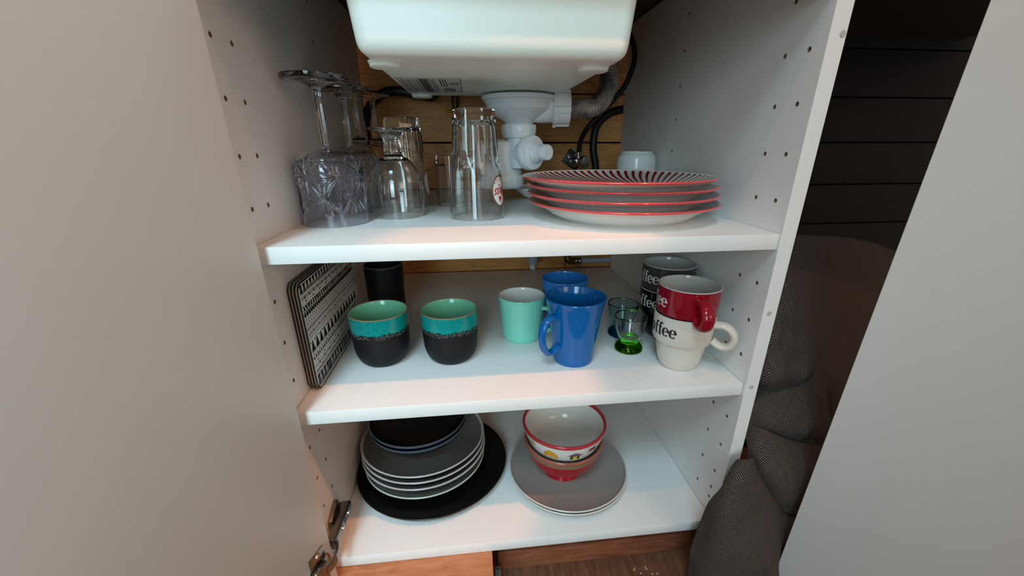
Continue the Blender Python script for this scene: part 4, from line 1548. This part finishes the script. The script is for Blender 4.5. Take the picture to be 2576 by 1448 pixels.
# ------------------------------------------------------------------ blanket heaped beside the cabinet
M_blanket = mat('diamond_weave_blanket', '2A2726', 0.95, spec=0.1)
t = NT(M_blanket)
uvn = t.new('ShaderNodeUVMap')
sp = t.new('ShaderNodeSeparateXYZ')
t.link(uvn.outputs[0], sp.inputs[0])
fx = t.math('ABSOLUTE', t.math('SUBTRACT', t.math('FRACT', t.math('DIVIDE', sp.outputs[0], 0.0185)), 0.5))
fy = t.math('ABSOLUTE', t.math('SUBTRACT', t.math('FRACT', t.math('DIVIDE', sp.outputs[1], 0.0230)), 0.5))
dsum = t.math('ADD', fx, fy)
dm = t.math('MINIMUM', dsum, t.math('SUBTRACT', 1.0, dsum))
ring = t.math('FRACT', t.math('MULTIPLY', dm, 8.38))
line = t.math('LESS_THAN', ring, 0.38)
wv = t.noise(uvn.outputs[0], 420, 2)
colr = t.mix(line, lin('241F1E'), lin('786C63'))
colr = t.mix(t.math('MULTIPLY', t.math('GREATER_THAN', wv, 0.56), 0.35), colr, lin('3A3432'))
t.link(colr, t.b.inputs['Base Color'])
t.bump(line, 0.5, 0.0004)


def patch(bm, uvl, grid, ku=12, kv=12, uoff=0.0, voff=0.0, wr=0.004, seed=0.0, fr=9.0):
    """smooth sheet through a grid of control points, wrinkled, with UVs in metres"""
    rows = [smooth_pts(r_, ku) for r_ in grid]
    cols = list(zip(*rows))
    cols = [smooth_pts(c, kv) for c in cols]
    nu, nv = len(cols), len(cols[0])
    V = []
    us = [0.0]
    mid = nv // 2
    for i in range(1, nu):
        us.append(us[-1] + (cols[i][mid] - cols[i - 1][mid]).length)
    vs_ = [0.0]
    midu = nu // 2
    for j in range(1, nv):
        vs_.append(vs_[-1] + (cols[midu][j] - cols[midu][j - 1]).length)
    uv = {}
    for i in range(nu):
        row = []
        for j in range(nv):
            p = cols[i][j]
            ti = cols[min(i + 1, nu - 1)][j] - cols[max(i - 1, 0)][j]
            tj = cols[i][min(j + 1, nv - 1)] - cols[i][max(j - 1, 0)]
            n_ = ti.cross(tj)
            if n_.length > 0:
                n_.normalize()
            q = Vector((p.x * fr + seed, p.y * fr, p.z * fr + seed * 0.7))
            d = (noise.noise(q) * 0.9 + noise.noise(q * 2.3) * 0.45) * wr
            vv = bm.verts.new(p + n_ * d)
            uv[vv] = (us[i] + uoff, vs_[j] + voff)
            row.append(vv)
        V.append(row)
    for i in range(nu - 1):
        for j in range(nv - 1):
            f = bm.faces.new((V[i][j], V[i + 1][j], V[i + 1][j + 1], V[i][j + 1]))
            for lp in f.loops:
                lp[uvl].uv = uv[lp.vert]


bm = bmesh.new()
uvl = bm.loops.layers.uv.new('UVMap')
GA = [[(0.7737, 0.30, 0.4238), (0.8771, 0.30, 0.4268), (1.0233, 0.32, 0.4051), (1.1881, 0.34, 0.3569)],
      [(0.7099, 0.17, 0.3864), (0.8418, 0.20, 0.3721), (0.9487, 0.22, 0.3462), (1.1068, 0.26, 0.2922)],
      [(0.7044, 0.10, 0.3318), (0.8041, 0.13, 0.2912), (0.8938, 0.16, 0.2637), (1.0637, 0.22, 0.1970)],
      [(0.7330, 0.08, 0.2426), (0.7859, 0.08, 0.2276), (0.8717, 0.12, 0.1914), (1.0223, 0.18, 0.1225)],
      [(0.7765, 0.10, 0.1472), (0.8255, 0.10, 0.1344), (0.8929, 0.12, 0.1040), (1.0041, 0.16, 0.0427)]]
GB = [[(0.6426, 0.14, 0.4364), (0.6405, 0.09, 0.4261), (0.6781, 0.09, 0.3762), (0.7415, 0.13, 0.3092)],
      [(0.6226, 0.10, 0.3748), (0.6273, 0.055, 0.3741), (0.6785, 0.06, 0.3323), (0.7570, 0.10, 0.2657)],
      [(0.6150, 0.08, 0.3196), (0.6088, 0.03, 0.3267), (0.6544, 0.035, 0.3023), (0.7496, 0.08, 0.2559)],
      [(0.6175, 0.07, 0.2779), (0.6196, 0.03, 0.2819), (0.6690, 0.04, 0.2620), (0.7632, 0.09, 0.2153)],
      [(0.6496, 0.09, 0.2239), (0.6690, 0.07, 0.2246), (0.7152, 0.08, 0.2066), (0.7852, 0.11, 0.1722)]]
GC = [[(0.6098, 0.06, 0.2536), (0.6357, 0.05, 0.2751), (0.6846, 0.055, 0.2720), (0.7793, 0.09, 0.2553)],
      [(0.5900, 0.04, 0.2445), (0.6178, 0.02, 0.2591), (0.6696, 0.025, 0.2617), (0.7440, 0.05, 0.2430)],
      [(0.5900, 0.03, 0.2243), (0.6131, 0.005, 0.2338), (0.6613, 0.0, 0.2400), (0.7349, 0.03, 0.2041)],
      [(0.5963, 0.03, 0.1948), (0.6254, 0.01, 0.1977), (0.6730, 0.0, 0.1979), (0.7465, 0.03, 0.1658)],
      [(0.6248, 0.05, 0.1531), (0.6594, 0.04, 0.1466), (0.7051, 0.03, 0.1469), (0.7702, 0.05, 0.1227)]]
GD = [[(0.5920, 0.03, 0.2172), (0.6103, 0.005, 0.2205), (0.6604, 0.0, 0.1991), (0.7371, 0.02, 0.1676)],
      [(0.5900, 0.00, 0.1988), (0.5969, -0.02, 0.2018), (0.6454, -0.025, 0.1806), (0.7023, -0.01, 0.1533)],
      [(0.5958, -0.005, 0.1627), (0.6034, -0.03, 0.1689), (0.6392, -0.035, 0.1520), (0.6911, -0.02, 0.1194)],
      [(0.6339, 0.0, 0.1054), (0.6390, -0.02, 0.1026), (0.6637, -0.025, 0.0894), (0.7103, -0.01, 0.0582)]]
GE = [[(0.5631, -0.025, 0.1880), (0.5792, -0.015, 0.1923), (0.6100, -0.005, 0.1658), (0.6584, 0.0, 0.1103)],
      [(0.5412, -0.03, 0.1619), (0.5552, -0.04, 0.1738), (0.6123, -0.03, 0.1318), (0.6989, -0.01, 0.0514)],
      [(0.5276, -0.02, 0.1014), (0.5358, -0.05, 0.1269), (0.5883, -0.05, 0.0976), (0.6760, -0.03, 0.0285)],
      [(0.5257, -0.02, 0.0293), (0.5330, -0.055, 0.0657), (0.5866, -0.06, 0.0483), (0.6656, -0.045, -0.0013)],
      [(0.5309, -0.02, -0.0417), (0.5473, -0.055, -0.0350), (0.6042, -0.06, -0.0480), (0.6818, -0.05, -0.0560)]]
patch(bm, uvl, GA, 14, 14, 0.0, 0.0, 0.006, 1.0)
patch(bm, uvl, GB, 18, 18, 0.5, 0.2, 0.017, 2.0, 15.0)
patch(bm, uvl, GC, 18, 18, 0.9, 0.1, 0.014, 3.0, 17.0)
patch(bm, uvl, GD, 14, 14, 1.3, 0.3, 0.004, 4.0)
patch(bm, uvl, GE, 16, 16, 1.7, 0.0, 0.009, 5.0, 11.0)
bl = from_bm('blanket', bm, M_blanket, None, 179, normals=False)
sm = bl.modifiers.new('thickness', 'SOLIDIFY')
sm.thickness = 0.003
tag(bl, 'dark grey blanket with a diamond weave heaped beside the cabinet', 'blanket')

# ------------------------------------------------------------------ white door at the far right
b = bmesh.new()
add_box(b, (0, 0, FLOOR + 0.02), (0.45, 0.018, 0.78), 0.0009, 2)
o = from_bm('cupboard_door', b, M_door, None, loc=(0.6415, -0.050, 0.0))
o.rotation_euler = (Matrix.Rotation(math.radians(1.82), 3, 'Y') @ Matrix.Rotation(math.radians(-50), 3, 'Z')).to_euler()
tag(o, 'large white door standing open at the right of the blanket', 'door')
